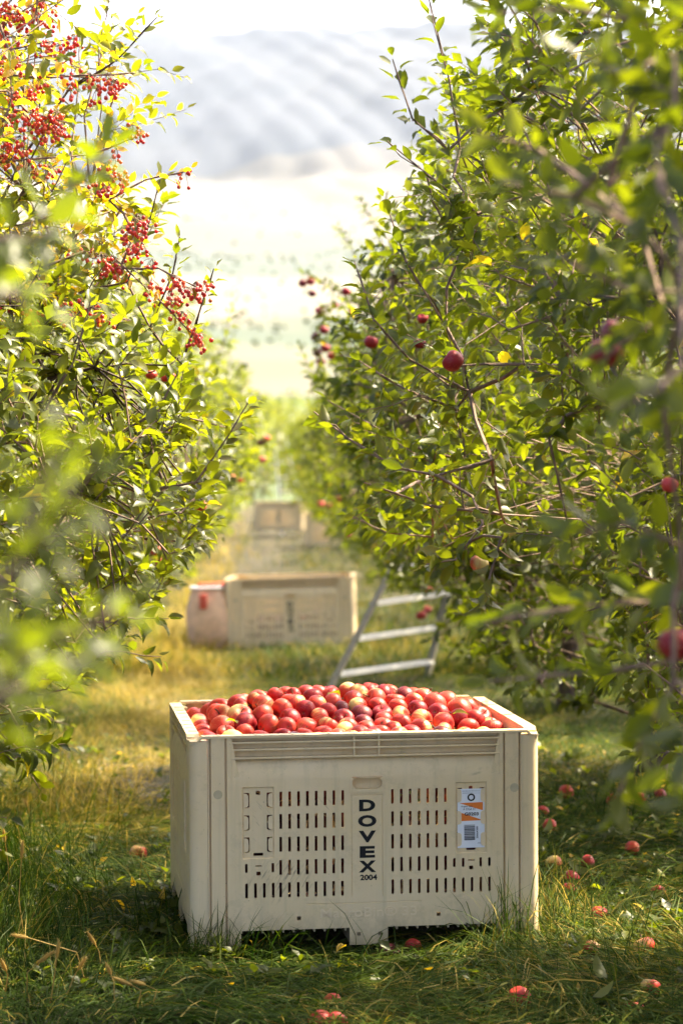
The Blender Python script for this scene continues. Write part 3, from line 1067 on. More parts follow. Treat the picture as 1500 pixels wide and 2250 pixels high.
# ------------------------------------------------------------------ trees
def leaf_template(curl, fold, wave, w=.30, simple=False, med=False):
    """A pointed oval leaf along +y, one unit long; midrib folded, tip curling down."""
    ts = [0, .5, 1] if simple else ([0, .32, .7, 1] if med else [0, .22, .5, .78, 1])
    wid = lambda t: w * math.sin(math.pi * min(1, t ** .85)) ** .8
    V, F = [], []
    def pt(t, s):
        x = s * wid(t)
        z = abs(x) * fold - curl * t * t + wave * math.sin(t * 9 + s) * abs(s) * .5
        y = t * (1 - .25 * curl * t)
        return (x, y, z)
    mid = [pt(t, 0) for t in ts]
    V = mid[:]
    n = len(ts)
    L = list(range(n, n + n - 2)); V += [pt(t, -1) for t in ts[1:-1]]
    Rr = list(range(n + n - 2, n + 2 * (n - 2))); V += [pt(t, 1) for t in ts[1:-1]]
    tri, quad = [], []
    tri.append((0, 1, L[0])); tri.append((0, Rr[0], 1))
    for i in range(n - 3):
        quad.append((L[i], i + 1, i + 2, L[i + 1])); quad.append((i + 1, Rr[i], Rr[i + 1], i + 2))
    tri.append((n - 2, n - 1, L[-1])); tri.append((n - 2, Rr[-1], n - 1))
    return np.array(V), np.array(tri), np.array(quad).reshape(-1, 4)

LT = [leaf_template(c, f, wv, w) for c, f, wv, w in ((.18, .35, .05, .25), (.45, .5, .08, .23), (.05, .25, .09, .28), (.75, .4, .06, .25), (.3, .9, .06, .28), (-.15, .4, .08, .23))]
LT_M = [leaf_template(c, f, wv, w, False, True) for c, f, wv, w in ((.18, .35, .05, .26), (.45, .5, .08, .24), (.05, .25, .09, .29), (.75, .4, .06, .26), (.3, .9, .06, .29), (-.15, .4, .08, .24))]
LT_S = [leaf_template(c, f, 0, w, True) for c, f, w in ((.15, .30, .31), (.4, .45, .29), (.0, .3, .33), (.3, .6, .31))]
TINT_STEPS = [.05, .2, .35, .5, .65, .78, .9, .97]
LEAF_MESH = {}
def leaf_mesh(t, k):
    if (t, k) not in LEAF_MESH:
        v, tri, quad = LT[t]
        LEAF_MESH[(t, k)] = mesh_np('leaf', v, [tri, quad], M_LEAF, np.full(len(v), TINT_STEPS[k]))
    return LEAF_MESH[(t, k)]

def unit(v):
    return v / np.maximum(np.linalg.norm(v, axis=-1, keepdims=True), 1e-9)

def leaf_frames(pos, axis, nrm):
    y = unit(axis)
    x = unit(np.cross(y, nrm))
    z = np.cross(x, y)
    return np.stack([x, y, z], -1)          # columns

def leaves_mesh(name, pos, fr, size, tint, tmpl, simple):
    T = LT_S if simple == 1 else LT_M + LT_S[:3] + LT_S[:3]
    V, F3, F4, tv, n = [], [], [], [], 0
    for k in range(len(T)):
        m = np.where(tmpl % len(T) == k)[0]
        if not len(m): continue
        v, tri, quad = T[k]
        w = np.einsum('nij,vj->nvi', fr[m], v) * size[m, None, None] + pos[m, None]
        off = n + np.arange(len(m)) * len(v)
        V.append(w.reshape(-1, 3)); tv.append(np.repeat(tint[m], len(v)))
        F3.append((tri[None] + off[:, None, None]).reshape(-1, 3))
        if len(quad): F4.append((quad[None] + off[:, None, None]).reshape(-1, 4))
        n += len(m) * len(v)
    F = [np.concatenate(F3)] + ([np.concatenate(F4)] if F4 else [])
    return mesh_np(name, np.concatenate(V), F, M_LEAF, np.concatenate(tv))

PROF_H = np.array([.2, .55, .95, 1.2, 1.5, 1.9, 2.3, 2.6, 2.9, 3.2, 3.5, 3.8])
PROF_R = np.array([0., .75, 1.15, 1.5, 1.66, 1.82, 1.78, 1.68, 1.48, 1.2, .8, .2])

TREES = []
class Tree:
    """Trunk, limbs, twigs and leaves grown by joining every new twig to the nearest wood nearer the trunk."""
    def __init__(s, base, seed, height=3.7, radius=1.8, n_limb=8, n_branch=60, n_shoot=420, leaf_len=(.056, .098), tint=(.12, .62), density=1., far=False, yellow=0., prof=None, squeeze=1., limb_r=1.):
        s.base = np.array(base, float); s.rng = np.random.default_rng(seed)
        s.far = far; s.tint = tint; s.ll = leaf_len; s.yellow = yellow
        s.tubes = {'trunk': []}
        s.lp, s.la, s.ln, s.ls, s.lt = [], [], [], [], []
        s.nodes = []; s.nlimb = []
        s.kh, s.kr = height / 3.8, radius / 1.82
        s.prof = prof if prof is not None else (PROF_H, PROF_R)
        s.squeeze = squeeze; s.limb_r = limb_r
        s.grow(n_limb, n_branch, n_shoot, density)
        TREES.append(s)
    def rad_at(s, h):
        return np.interp(h / s.kh, s.prof[0], s.prof[1]) * s.kr
    def add_nodes(s, pts, limb):
        for p in pts: s.nodes.append(p); s.nlimb.append(limb)
    def curve(s, a, b, sag=0., n=5, wob=.03):
        t = np.linspace(0, 1, n)[:, None]
        p = a * (1 - t) + b * t
        L = np.linalg.norm(b - a)
        p[1:-1] += s.rng.normal(0, wob * L, (n - 2, 3))
        p[:, 2] += (sag * L * 4 * t * (1 - t))[:, 0]
        return p
    def grow(s, n_limb, n_branch, n_shoot, density):
        g = s.rng
        H = 3.8 * s.kh
        lean = g.normal(0, .06, 2)
        tz = np.linspace(-.12, H * .78, 9)
        tr = np.stack([lean[0] * tz + .03 * np.sin(tz * 3 + g.uniform(0, 6)), lean[1] * tz + .03 * np.sin(tz * 2.4), tz], 1)
        rad = np.interp(tz, [-.12, .1, .8, H * .8], [.095, .072, .055, .012])
        s.tubes['trunk'].append((tr, rad, 8))
        s.add_nodes(tr[4:], 0)
        for k in range(n_limb):
            i = 2 + k * 4 // n_limb + g.integers(0, 2)
            h0 = tr[min(i, 7)]
            a = k * 2.4 + g.uniform(-.3, .3)
            hz = h0[2] + g.uniform(.15, .75)
            rr = s.rad_at(hz) * g.uniform(.62, .85)
            e = np.array([math.cos(a) * rr, math.sin(a) * rr, hz])
            c = s.curve(h0, e, .06, 8, .025)
            s.tubes.setdefault(k + 1, []).append((c, np.linspace(.034, .010, 8) * s.limb_r, 6))
            s.add_nodes(c[1:], k + 1)
        # targets inside the crown volume
        def sample(n, shell):
            out = []
            while len(out) < n:
                h = g.uniform(s.prof[0][0], s.prof[0][-1]) * s.kh
                R_ = s.rad_at(h)
                if g.random() > (R_ / (1.82 * s.kr)) ** 2 + .1: continue
                q = g.random() ** (.5 if not shell else .33)
                a = g.uniform(0, 2 * math.pi)
                out.append((R_ * q * math.cos(a), R_ * q * math.sin(a), h))
            return np.array(out)
        br = sample(n_branch, False)
        br = br[np.argsort(np.hypot(br[:, 0], br[:, 1]))]
        for b in br:
            N = np.array(s.nodes)
            d = np.linalg.norm(N - b, axis=1) + .6 * np.clip(np.hypot(N[:, 0], N[:, 1]) - math.hypot(b[0], b[1]) + .08, 0, None) * 3
            j = int(np.argmin(d))
            c = s.curve(N[j], b, g.uniform(-.05, .12), 6, .05)
            s.tubes.setdefault(s.nlimb[j] or 'trunk', []).append((c, np.linspace(.011, .005, 6), 5))
            s.add_nodes(c[1:], s.nlimb[j])
            if not s.far: s.spurs(c, 8)
        sh = sample(n_shoot, True)
        N = np.array(s.nodes); NL = list(s.nlimb)
        for b in sh:
            d = np.linalg.norm(N - b, axis=1)
            j = int(np.argmin(d))
            out = np.array([b[0], b[1], 0]); out = out / (np.linalg.norm(out) + 1e-6)
            h01 = (b[2] / s.kh - .4) / 3.2
            up = np.interp(h01, [0, .35, 1], [-.05, .55, 1.4])
            dr = unit(out * g.uniform(.4, 1.) + np.array([0, 0, up]) + g.normal(0, .45, 3))
            L = g.uniform(.16, .42)
            tip = b + dr * L * np.interp(np.hypot(b[0], b[1]) / max(s.rad_at(b[2]), .1), [0, .8, 1], [1, .8, .45])
            s.shoot(N[j], b, tip, NL[j], int(g.integers(10, 19) * density))
    def spurs(s, c, n):
        g = s.rng
        for _ in range(n):
            t = g.uniform(.1, 1)
            p = c[min(int(t * (len(c) - 1)), len(c) - 2)] * 1.
            p = p + (c[min(int(t * (len(c) - 1)) + 1, len(c) - 1)] - p) * g.random()
            k = g.integers(4, 7)
            a0 = g.uniform(0, 6.28)
            for i in range(k):
                a = a0 + i * 2 * math.pi / k
                ax = np.array([math.cos(a), math.sin(a), g.uniform(.0, .7)])
                s.leaf(p, ax, np.array([0, 0, 1.]) + g.normal(0, .35, 3))
    def leaf(s, p, ax, nr, size=None, tint=None):
        g = s.rng
        s.lp.append(p); s.la.append(ax); s.ln.append(nr)
        s.ls.append(size if size else g.uniform(*s.ll))
        if tint is None:
            tint = g.uniform(*s.tint)
            if g.random() < .006: tint = .9
            if s.yellow and g.random() < s.yellow: tint = g.uniform(.88, .985)
        s.lt.append(tint)
    def shoot(s, node, b, tip, limb, n_leaf, thick=.0032, size=None, tint=None, sag=None):
        g = s.rng
        if not s.far:
            c0 = s.curve(np.array(node), b, .05, 3, .05)
            c1 = s.curve(b, tip, g.uniform(-.03, .1) if sag is None else sag, 4, .02)
            c = np.concatenate([c0[:-1], c1])
            s.tubes.setdefault(limb or 'trunk', []).append((c, np.linspace(thick * 1.6, thick * .5, len(c)), 3))
        else:
            c1 = np.stack([b, (b + tip) / 2, tip])
        dr = unit(tip - b)
        ref = np.array([0, 0, 1.]) if abs(dr[2]) < .9 else np.array([1., 0, 0])
        u = unit(np.cross(dr, ref)); v = np.cross(dr, u)
        a0 = g.uniform(0, 6.28)
        tt = np.linspace(.08 if n_leaf < 12 else -.3, 1, n_leaf)
        for i, t in enumerate(tt):
            if t < 0:
                p = b + (np.array(node) - b) * min(1, -t * 1.5)
            else:
                f = t * (len(c1) - 1); k = min(int(f), len(c1) - 2)
                p = c1[k] + (c1[k + 1] - c1[k]) * (f - k)
            a = a0 + i * 2.4 + g.normal(0, .25)
            r = math.cos(a) * u + math.sin(a) * v
            open_ = g.uniform(.6, 1.25) * (1.05 - .55 * max(t, 0))
            ax = unit(dr * math.cos(open_) + r * math.sin(open_)) + np.array([0, 0, -.18 + g.normal(0, .12)])
            nr = unit(dr * .9 - r * .35 + np.array([0, 0, .75]) + g.normal(0, .3, 3))
            sz = (size if size else g.uniform(*s.ll)) * (1 - .35 * max(t, 0) ** 3)
            s.leaf(p + r * .006 + unit(ax) * .012, ax, nr, sz, tint)
    def nearest(s, p):
        N = np.array(s.nodes); q = np.array(p) - s.base
        j = int(np.argmin(np.linalg.norm(N - q, axis=1)))
        return N[j], s.nlimb[j]
    def hand_shoot(s, pts, n_leaf, size=None, tint=None, thick=.003, node=None):
        """A shoot through given world points, joined to the tree."""
        pts = [np.array(p) - s.base for p in pts]
        n_leaf = int(n_leaf * 1.35)
        if size: size *= .9
        if node is None: nd, limb = s.nearest(pts[0] + s.base)
        else: nd, limb = np.array(node) - s.base, 1
        if len(pts) > 2:
            c = np.array(pts)
            if node is None: s.add_nodes([q for a, b in zip(pts, pts[1:]) for q in (a, (a + b) / 2)], limb)
            s.tubes.setdefault(limb or 'trunk', []).append((c, np.linspace(thick * 1.4, thick * .7, len(c)), 5))
            n1 = n_leaf // (len(pts) - 1)
            s.shoot(nd, pts[0], pts[1], limb, n1, thick * 1.5, size, tint, 0)
            for a, b in zip(pts[1:], pts[2:]): s.shoot(a - (b - a) * .05, a, b, limb, n1, thick, size, tint, 0)
        else:
            s.shoot(nd, pts[0], pts[1], limb, n_leaf, thick, size, tint)

# ---- the two rows
ROW_R = lambda y: 1.68 - .030 * (y - 12.5)
ROW_L = lambda y: -2.22 - .030 * (y - 9.0)
def base_pt(x, y): return (x, y, float(gz(y)))
PR_R = (PROF_H, np.array([0., .85, 1.2, 1.4, 1.5, 1.72, 1.72, 1.66, 1.5, 1.3, 1.0, .4]))
PR_L = (PROF_H, np.array([0., .90, 1.1, 1.3, 1.5, 1.74, 1.70, 1.60, 1.35, 1.05, .75, .2]))

T = {}
specs = [
    # key, x, y, args, label, group
    ('r0', ROW_R(4.2) + .12, 4.2, dict(seed=1, height=3.9, radius=1.6, n_limb=5, n_branch=36, limb_r=.4, n_shoot=640, leaf_len=(.065, .105), prof=PR_R), 'nearest apple tree on the right, its blurred leafy boughs filling the upper corner'),
    ('r1', ROW_R(9.0) + .02, 7.5, dict(seed=2, height=4.5, radius=1.45, n_shoot=900, n_branch=85, prof=PR_R), 'tall apple tree leaning its boughs over the right side of the full bin'),
    ('r2', ROW_R(12.6), 12.6, dict(seed=3, height=3.9, radius=1.75, n_shoot=1150, prof=PR_R), 'apple tree with a thick dark trunk standing right behind the full bin'),
    ('ry', 2.15, 10.0, dict(seed=41, height=2.1, radius=1.15, n_limb=6, n_branch=30, n_shoot=420, prof=PR_R), 'low young apple tree added at the right edge to shade the ground'),  # added to shade the ground beside the bin while the heap stays sunlit
    ('r3', ROW_R(16.3), 16.3, dict(seed=4, height=3.7, n_shoot=960, prof=PR_R), 'apple tree whose low boughs hang over the top of the ladder'),
    ('r4', ROW_R(20.0), 20.0, dict(seed=5, height=3.5, n_shoot=620, prof=PR_R), 'apple tree just beyond the ladder, clusters of red apples down its side'),
    ('r5', ROW_R(23.7), 23.7, dict(seed=6, height=3.5, n_shoot=320, prof=PR_R), 'apple tree right of the alley, second beyond the ladder'),
    ('l0', ROW_L(5.0) - .5, 5.0, dict(seed=11, height=2.9, n_limb=5, n_branch=26, n_shoot=110, prof=PR_L), 'nearest apple tree on the left, pale blurred leaves at the picture edge'),
    ('l1', ROW_L(8.6), 8.6, dict(seed=12, height=2.95, radius=1.86, n_shoot=1100, n_branch=80, prof=PR_L, tint=(.25, .75)), 'sunlit green apple tree below the red berried crab apple'),
    ('l2', ROW_L(12.4), 12.4, dict(seed=13, height=3.1, n_shoot=760, prof=PR_L, tint=(.2, .7)), 'apple tree on the left, first beyond the crab apple'),
    ('l3', ROW_L(16.2), 16.2, dict(seed=14, height=3.0, n_shoot=600, prof=PR_L, tint=(.2, .7)), 'apple tree on the left, second beyond the crab apple'),
    ('l4', ROW_L(20.0), 20.0, dict(seed=15, height=3.0, n_shoot=320, prof=PR_L, tint=(.2, .7)), 'apple tree on the left opposite the second bin and its bag'),
]
for key, x, y, kw, lab in specs:
    T[key] = Tree(base_pt(x, y), **kw)
    T[key].label = lab; T[key].kind = 'apple_tree'; T[key].parts = 300
# the crab apple grows in the left row, thin and tall
CR_H = np.array([.9, 1.4, 1.8, 2.2, 2.6, 3.0, 3.4, 3.8, 4.3, 4.8])
CR_R = np.array([0., .35, .75, 1.35, 1.55, 1.45, 1.3, 1.12, .9, .3])
T['crab'] = Tree(base_pt(ROW_L(9) - .02, 9.35), seed=31, height=3.8, radius=1.82, n_limb=7, n_branch=40, n_shoot=560, leaf_len=(.052, .088), tint=(.3, .85), yellow=.3, prof=(CR_H, CR_R))
T['crab'].label = 'crab apple tree with yellow leaves and hanging clusters of red berries'; T['crab'].kind = 'crab_apple_tree'; T['crab'].parts = 300

# further trees of the rows and of the neighbouring rows
far_specs = []
for i, y in enumerate(np.arange(27.4, 84, 3.7)):
    far_specs.append(('right', ROW_R(y) - (.2 if y > 57 else 0), y, i))
    far_specs.append(('left', ROW_L(y) + .15 + (.15 if y > 34 else 0), y - 3.6, i))
NTH = ['first', 'second', 'third', 'fourth', 'fifth', 'sixth', 'seventh', 'eighth', 'ninth', 'tenth', 'eleventh', 'twelfth', 'thirteenth', 'fourteenth', 'fifteenth', 'sixteenth']
for side, x, y, i in far_specs:
    n = int(np.interp(y, [24, 45, 80], [300, 190, 110]))
    t = Tree(base_pt(x, y), seed=100 + i * 2 + (side == 'left'), height=float(RNG.uniform(3.1, 3.6)) + (.55 if side == 'left' else 0), radius=1.75 + (.15 if side == 'left' else 0), n_limb=6, n_branch=18, n_shoot=n, far=True,
             leaf_len=(.09, .14) if y > 45 else (.08, .12), tint=(.2, .75), prof=PR_R if side == 'right' else PR_L)
    t.label = f'blurred apple tree, {NTH[i]} down the {side}-hand row past the second bin'
    t.kind = 'apple_tree'; t.parts = 0
for i, (x, y) in enumerate([(5.3, 30), (5.2, 34.5), (5.1, 39), (5.0, 44), (4.9, 50), (4.7, 56), (4.5, 63)]):
    t = Tree(base_pt(x, y), seed=200 + i, height=3.6, radius=1.8, n_limb=6, n_branch=18, n_shoot=190, far=True, leaf_len=(.09, .13), tint=(.1, .55))
    t.label = f'apple tree of the next row, {NTH[i]} glimpsed through the right-hand trees'; t.kind = 'apple_tree'; t.parts = 0
for i, (x, y) in enumerate([(-6.6, 44), (-6.8, 49), (-7.0, 55), (-7.3, 62)]):
    t = Tree(base_pt(x, y), seed=220 + i, height=3.3, radius=1.8, n_limb=6, n_branch=18, n_shoot=160, far=True, leaf_len=(.09, .13), tint=(.2, .7))
    t.label = f'apple tree of the next row, {NTH[i]} glimpsed through the left-hand trees'; t.kind = 'apple_tree'; t.parts = 0

for i, (x, y, h) in enumerate([(-3.4, 92, 4.0), (-1.6, 96, 3.7), (-.4, 93, 4.0), (-2.6, 104, 4.2), (-4.6, 101, 4.1), (-.9, 110, 4.2), (-3.8, 115, 4.4)]):
    t = Tree(base_pt(x, y), seed=240 + i, height=h, radius=1.8, n_limb=6, n_branch=16, n_shoot=110, far=True, leaf_len=(.12, .17), tint=(.35, .85))
    t.label = f'pale blurred young tree closing the far end of the alley, {NTH[i]} of its clump'; t.kind = 'apple_tree'; t.parts = 0

def lower_orchard():
    rng = np.random.default_rng(61)
    P_, S_, Tn = [], [], []
    for _ in range(300):
        y = rng.uniform(122, 420); x = rng.uniform(-.17, .17) * y
        z = terrain_z(x, y); h = rng.uniform(2.2, 3.6); n = 50
        q = rng.normal(0, 1, (n, 3)); q = q / np.linalg.norm(q, axis=1, keepdims=True) * rng.random((n, 1)) ** .4
        P_.append(q * np.array([1.7, 1.7, h / 2]) + np.array([x, y, z + h * .55])); S_.append(rng.uniform(.35, .7, n)); Tn.append(np.clip(rng.normal(.5, .2, n), .1, .85))
    P_, S_, Tn = np.concatenate(P_), np.concatenate(S_), np.concatenate(Tn)
    ax = rng.normal(0, 1, P_.shape); nr = rng.normal(0, .5, P_.shape) + np.array([0, 0, 1.])
    fr = leaf_frames(P_, ax, nr)
    tag(obj('distant_trees', leaves_mesh('distant_trees', P_, fr, S_, Tn, rng.integers(0, 12, len(P_)), True)), 'hazy green orchard trees covering the slope below the alley', kind='stuff')
lower_orchard()

# ---- boughs whose place in the picture matters
def HS(key, pix, n, **kw): T[key].hand_shoot([P(*q) for q in pix], n, **kw)
r1 = [
    ([(1010, 330, 8.7), (985, 170, 8.6), (938, -20, 8.6)], 16, dict(size=.088, tint=.3)),
    ([(985, 330, 7.7), (905, 260, 7.6), (862, 130, 7.6)], 14, dict(size=.072, tint=.3)),
    ([(1050, 470, 8.4), (960, 400, 8.3), (850, 310, 8.3)], 12, dict(tint=.3)),
    ([(1010, 560, 8.6), (950, 440, 8.5), (925, 340, 8.5)], 14, dict()),
    ([(980, 720, 8.6), (890, 570, 8.5), (845, 440, 8.6)], 16, dict()),
    ([(1030, 860, 8.5), (900, 790, 8.4), (820, 700, 8.3), (778, 575, 8.4)], 24, dict(thick=.0034, size=.085)),
    ([(1000, 900, 8.6), (880, 850, 8.5), (785, 790, 8.5)], 14, dict()),
    ([(1080, 1010, 8.3), (960, 1045, 8.2), (860, 1025, 8.3), (760, 960, 8.5), (690, 905, 8.8)], 30, dict(thick=.0042)),
    ([(1100, 1130, 8.5), (940, 1110, 8.5), (800, 1060, 8.8)], 22, dict(thick=.0036)),
    ([(1060, 1150, 8.0), (1000, 1230, 7.9), (935, 1240, 7.9)], 18, dict()),
    ([(1100, 1180, 7.8), (1070, 1290, 7.8), (1060, 1330, 7.8)], 14, dict()),
    ([(1010, 1010, 9.5), (900, 980, 9.6), (720, 880, 10.0)], 20, dict()),
    ([(950, 1180, 9.6), (850, 1170, 9.8), (760, 1130, 10)], 20, dict()),
    ([(1150, 800, 8.3), (1060, 800, 8.3), (985, 805, 8.3)], 10, dict(thick=.004)),
    ([(1150, 430, 8.5), (1090, 330, 8.4), (1030, 260, 8.4)], 16, dict()),
    ([(1200, 250, 8.8), (1150, 130, 8.6), (1075, 60, 8.6)], 18, dict()),
]
for pix, n, kw in r1: HS('r1', pix, n, **kw)
for pix, n, kw in [
    ([(1330, 420, 4.6), (1180, 330, 4.4), (1040, 290, 4.3)], 14, dict(size=.085)),
    ([(1420, 520, 4.2), (1260, 430, 4.1), (1100, 400, 4.1)], 14, dict(size=.09)),
    ([(1480, 260, 4.0), (1440, 330, 3.9), (1450, 430, 3.8)], 8, dict(size=.09)),
    ([(1480, 120, 4.2), (1360, 160, 4.1), (1250, 120, 4.1)], 14, dict(size=.085)),
    ([(1500, 640, 4.2), (1380, 640, 4.1), (1230, 560, 4.1)], 16, dict(size=.085)),
    ([(1500, 800, 3.6), (1440, 860, 3.4), (1330, 900, 3.4)], 10, dict(size=.085)),
    ([(1500, 1200, 4.3), (1380, 1150, 4.2), (1240, 1170, 4.2)], 16, dict(size=.085)),
    ([(1500, 1320, 4.5), (1300, 1330, 4.4), (1060, 1370, 4.4)], 18, dict(size=.08)),
    ([(1500, 1450, 4.5), (1280, 1480, 4.5), (1030, 1500, 4.5)], 16, dict(size=.08)),
    ([(1480, 1500, 4.2), (1400, 1640, 4.2), (1350, 1770, 4.2)], 14, dict(size=.085)),
    ([(1520, 1560, 4.0), (1500, 1660, 4.0), (1480, 1740, 4.0)], 8, dict(size=.08)),
    ([(1460, 690, 4.5), (1390, 740, 4.4), (1310, 800, 4.4)], 12, dict(size=.08)),
    ([(1450, 60, 4.6), (1250, 20, 4.6), (1060, 30, 4.6)], 16, dict(size=.08)),
]: HS('r0', pix, n, **kw)
def overhang():
    g = np.random.default_rng(88)
    for _ in range(130):
        u, Y, h = g.uniform(.1, 1.1), g.uniform(8.3, 11.2), g.uniform(1.3, 3.3)
        u = max(u, .42 + .3 * max(0, h - 2.3))
        b = np.array([u, Y, gz(Y) + h])
        d = unit(np.array([-.5, g.normal() * .5, g.uniform(-.2, 1.0)]) + g.normal(0, .3, 3))
        k = 'r1' if Y < 9 else 'r2'
        T[k].hand_shoot([b, b + d * g.uniform(.25, .42)], int(g.integers(14, 22)), thick=.0024)
overhang()
def crab_top():
    g = np.random.default_rng(89)
    for _ in range(62):
        u, Y, h = g.uniform(-1.5, -.85), g.uniform(8.5, 9.9), g.uniform(2.3, 4.3)
        u -= max(0, h - 3.2) * .35
        b = np.array([u, Y, gz(Y) + h])
        d = unit(np.array([.6, g.normal() * .5, g.uniform(-.1, .9)]) + g.normal(0, .3, 3))
        T['crab'].hand_shoot([b, b + d * g.uniform(.22, .36)], int(g.integers(12, 18)), size=.072, thick=.002)
crab_top()
for key, pix, n, kw in [
    ('r4', [(830, 700, 19.6), (740, 640, 19.4), (668, 600, 19.4)], 34, dict(size=.085)),
    ('r4', [(800, 660, 19.5), (720, 670, 19.3), (700, 740, 19.25), (706, 810, 19.2)], 44, dict(size=.085)),
    ('r4', [(820, 760, 19.6), (770, 720, 19.4), (715, 700, 19.4)], 30, dict(size=.085)),
    ('r4', [(760, 900, 19.6), (700, 850, 19.5), (655, 760, 19.5)], 36, dict(size=.085)),
    ('r4', [(800, 620, 19.6), (770, 540, 19.5), (740, 500, 19.5)], 24, dict(size=.08)),
    ('r4', [(850, 560, 19.6), (820, 490, 19.5), (790, 440, 19.5)], 24, dict(size=.08)),
    ('l4', [(470, 1000, 21.2), (550, 965, 21), (605, 985, 21)], 30, dict(size=.08)),
    ('r3', [(960, 760, 16.5), (880, 620, 16.2), (850, 500, 16.2)], 36, dict()),
    ('r3', [(950, 900, 16.4), (860, 850, 16.2), (800, 740, 16.2)], 40, dict()),
    ('r3', [(900, 1000, 16.2), (800, 960, 16.1), (720, 930, 16.1)], 40, dict()),
    ('r3', [(930, 1120, 16.2), (850, 1140, 16.1), (760, 1150, 16.1)], 40, dict()),
    ('r3', [(1070, 1240, 16.6), (1010, 1310, 16.4), (968, 1400, 16.4)], 26, dict()),
    ('r3', [(1010, 1080, 16.4), (930, 1170, 16.2), (880, 1230, 16.2)], 26, dict()),
    ('r3', [(1100, 1180, 16.6), (1040, 1240, 16.4), (990, 1290, 16.4)], 24, dict()),
    ('l3', [(300, 900, 16), (400, 800, 16), (450, 720, 16)], 30, dict()),
    ('l4', [(420, 860, 20), (490, 760, 20), (512, 660, 20)], 30, dict()),
    ('r3', [(1000, 1160, 16.0), (930, 1190, 15.9), (880, 1200, 15.9)], 30, dict()),
]: HS(key, pix, n, **kw)
for pix, n, kw in [
    ([(150, 200, 9.2), (260, 130, 9.1), (345, 38, 9.0)], 22, dict(size=.07)),
    ([(280, 620, 9.0), (325, 500, 8.9), (352, 395, 8.9)], 18, dict()),
    ([(330, 720, 8.9), (380, 600, 8.9), (395, 520, 8.9)], 14, dict(size=.06)),
    ([(400, 800, 8.8), (440, 680, 8.8), (470, 590, 8.8)], 14, dict(size=.065)),
    ([(300, 1080, 8.4), (430, 1060, 8.4), (500, 960, 8.4), (545, 885, 8.4)], 26, dict(size=.08)),
    ([(140, 1125, 8.3), (270, 1145, 8.2), (400, 1125, 8.2), (470, 1060, 8.3)], 20, dict(thick=.0036)),
    ([(250, 960, 8.2), (350, 900, 8.2), (400, 800, 8.2)], 18, dict()),
    ([(100, 900, 8.2), (160, 800, 8.1), (200, 660, 8.1)], 16, dict()),
    ([(330, 960, 8.6), (420, 920, 8.6), (500, 940, 8.6)], 16, dict()),
    ([(300, 1180, 9), (400, 1190, 9), (470, 1150, 9)], 16, dict()),
    ([(160, 1200, 8.8), (240, 1280, 8.8), (330, 1310, 8.8)], 16, dict()),
    ([(20, 1560, 8.0), (60, 1640, 7.9), (90, 1650, 7.9)], 9, dict(size=.09)),
]: HS('l1', pix, n, **kw)
for pix, n, kw in [
    ([(-60, 1420, 2.3), (40, 1240, 2.3), (130, 960, 2.3)], 16, dict(size=.055)),
    ([(-40, 1300, 2.4), (90, 1190, 2.35), (200, 1010, 2.35)], 14, dict(size=.055)),
    ([(-60, 1500, 2.6), (130, 1400, 2.6), (300, 1330, 2.6)], 14, dict(size=.05)),
    ([(-60, 1640, 2.4), (10, 1500, 2.4), (60, 1400, 2.4)], 14, dict(size=.055)),
    ([(-60, 1560, 2.9), (110, 1480, 2.9), (220, 1430, 2.9)], 12, dict(size=.055)),
    ([(-40, 560, 4.0), (90, 480, 4.0), (190, 380, 4.0), (240, 320, 4.0)], 14, dict(size=.08)),
    ([(-40, 520, 3.6), (60, 530, 3.5), (150, 490, 3.5)], 9, dict(size=.08)),
    ([(-40, 680, 3.0), (20, 640, 3.0), (80, 690, 3.0)], 7, dict(size=.07)),
]: HS('l0', pix, n, tint=.42, node=P(-420, 1300, 3.6), **kw)

# ---- crab apple boughs with berry clusters
BERRIES = []
def crab_bough(pix, n_leaf, clusters, tint=None):
    pts = [P(*q) for q in pix]
    t = T['crab']
    t.hand_shoot(pts, n_leaf, size=.055, tint=tint, thick=.0028)
    for px, py, n in clusters:
        # hang the cluster from the nearest stretch of the bough
        Y = np.interp(px, *zip(*sorted((q[0], q[2]) for q in pix)))
        BERRIES.append((P(px, py, Y), n))
crab_bough([(120, 540, 8.9), (250, 565, 8.7), (340, 650, 8.6), (440, 750, 8.5)], 14, [(180, 560, 6), (205, 570, 5), (235, 600, 9), (255, 590, 9), (330, 655, 5), (335, 632, 5), (370, 660, 5), (400, 705, 8), (425, 740, 9), (440, 752, 7), (378, 680, 6), (270, 612, 7)])
crab_bough([(250, 590, 8.7), (350, 590, 8.6), (450, 640, 8.5)], 6, [(380, 625, 7), (395, 640, 6), (430, 640, 10), (412, 650, 7), (335, 590, 5), (450, 645, 5)])
crab_bough([(265, 590, 8.7), (285, 540, 8.7), (305, 490, 8.7)], 3, [(298, 500, 7), (318, 510, 8), (285, 530, 7), (308, 548, 7), (300, 490, 5), (275, 555, 5)])
crab_bough([(30, 640, 8.6), (150, 660, 8.5), (320, 715, 8.5)], 22, [(70, 700, 9), (130, 680, 7), (200, 690, 9), (225, 715, 8), (275, 720, 8), (0, 680, 9), (140, 695, 5), (180, 675, 5), (225, 575, 6)], .93)
crab_bough([(-20, 235, 8.9), (60, 245, 8.8), (150, 270, 8.8)], 10, [(30, 265, 10), (80, 260, 10), (105, 280, 11), (125, 265, 10), (60, 275, 8), (90, 285, 9), (140, 290, 7), (100, 300, 7), (45, 320, 8), (30, 330, 7)])
crab_bough([(-10, 165, 9), (120, 170, 9), (300, 160, 9)], 22, [(200, 180, 7), (240, 200, 9), (255, 195, 8), (150, 205, 7), (90, 190, 6), (210, 215, 5), (160, 165, 4), (235, 180, 5)], .93)
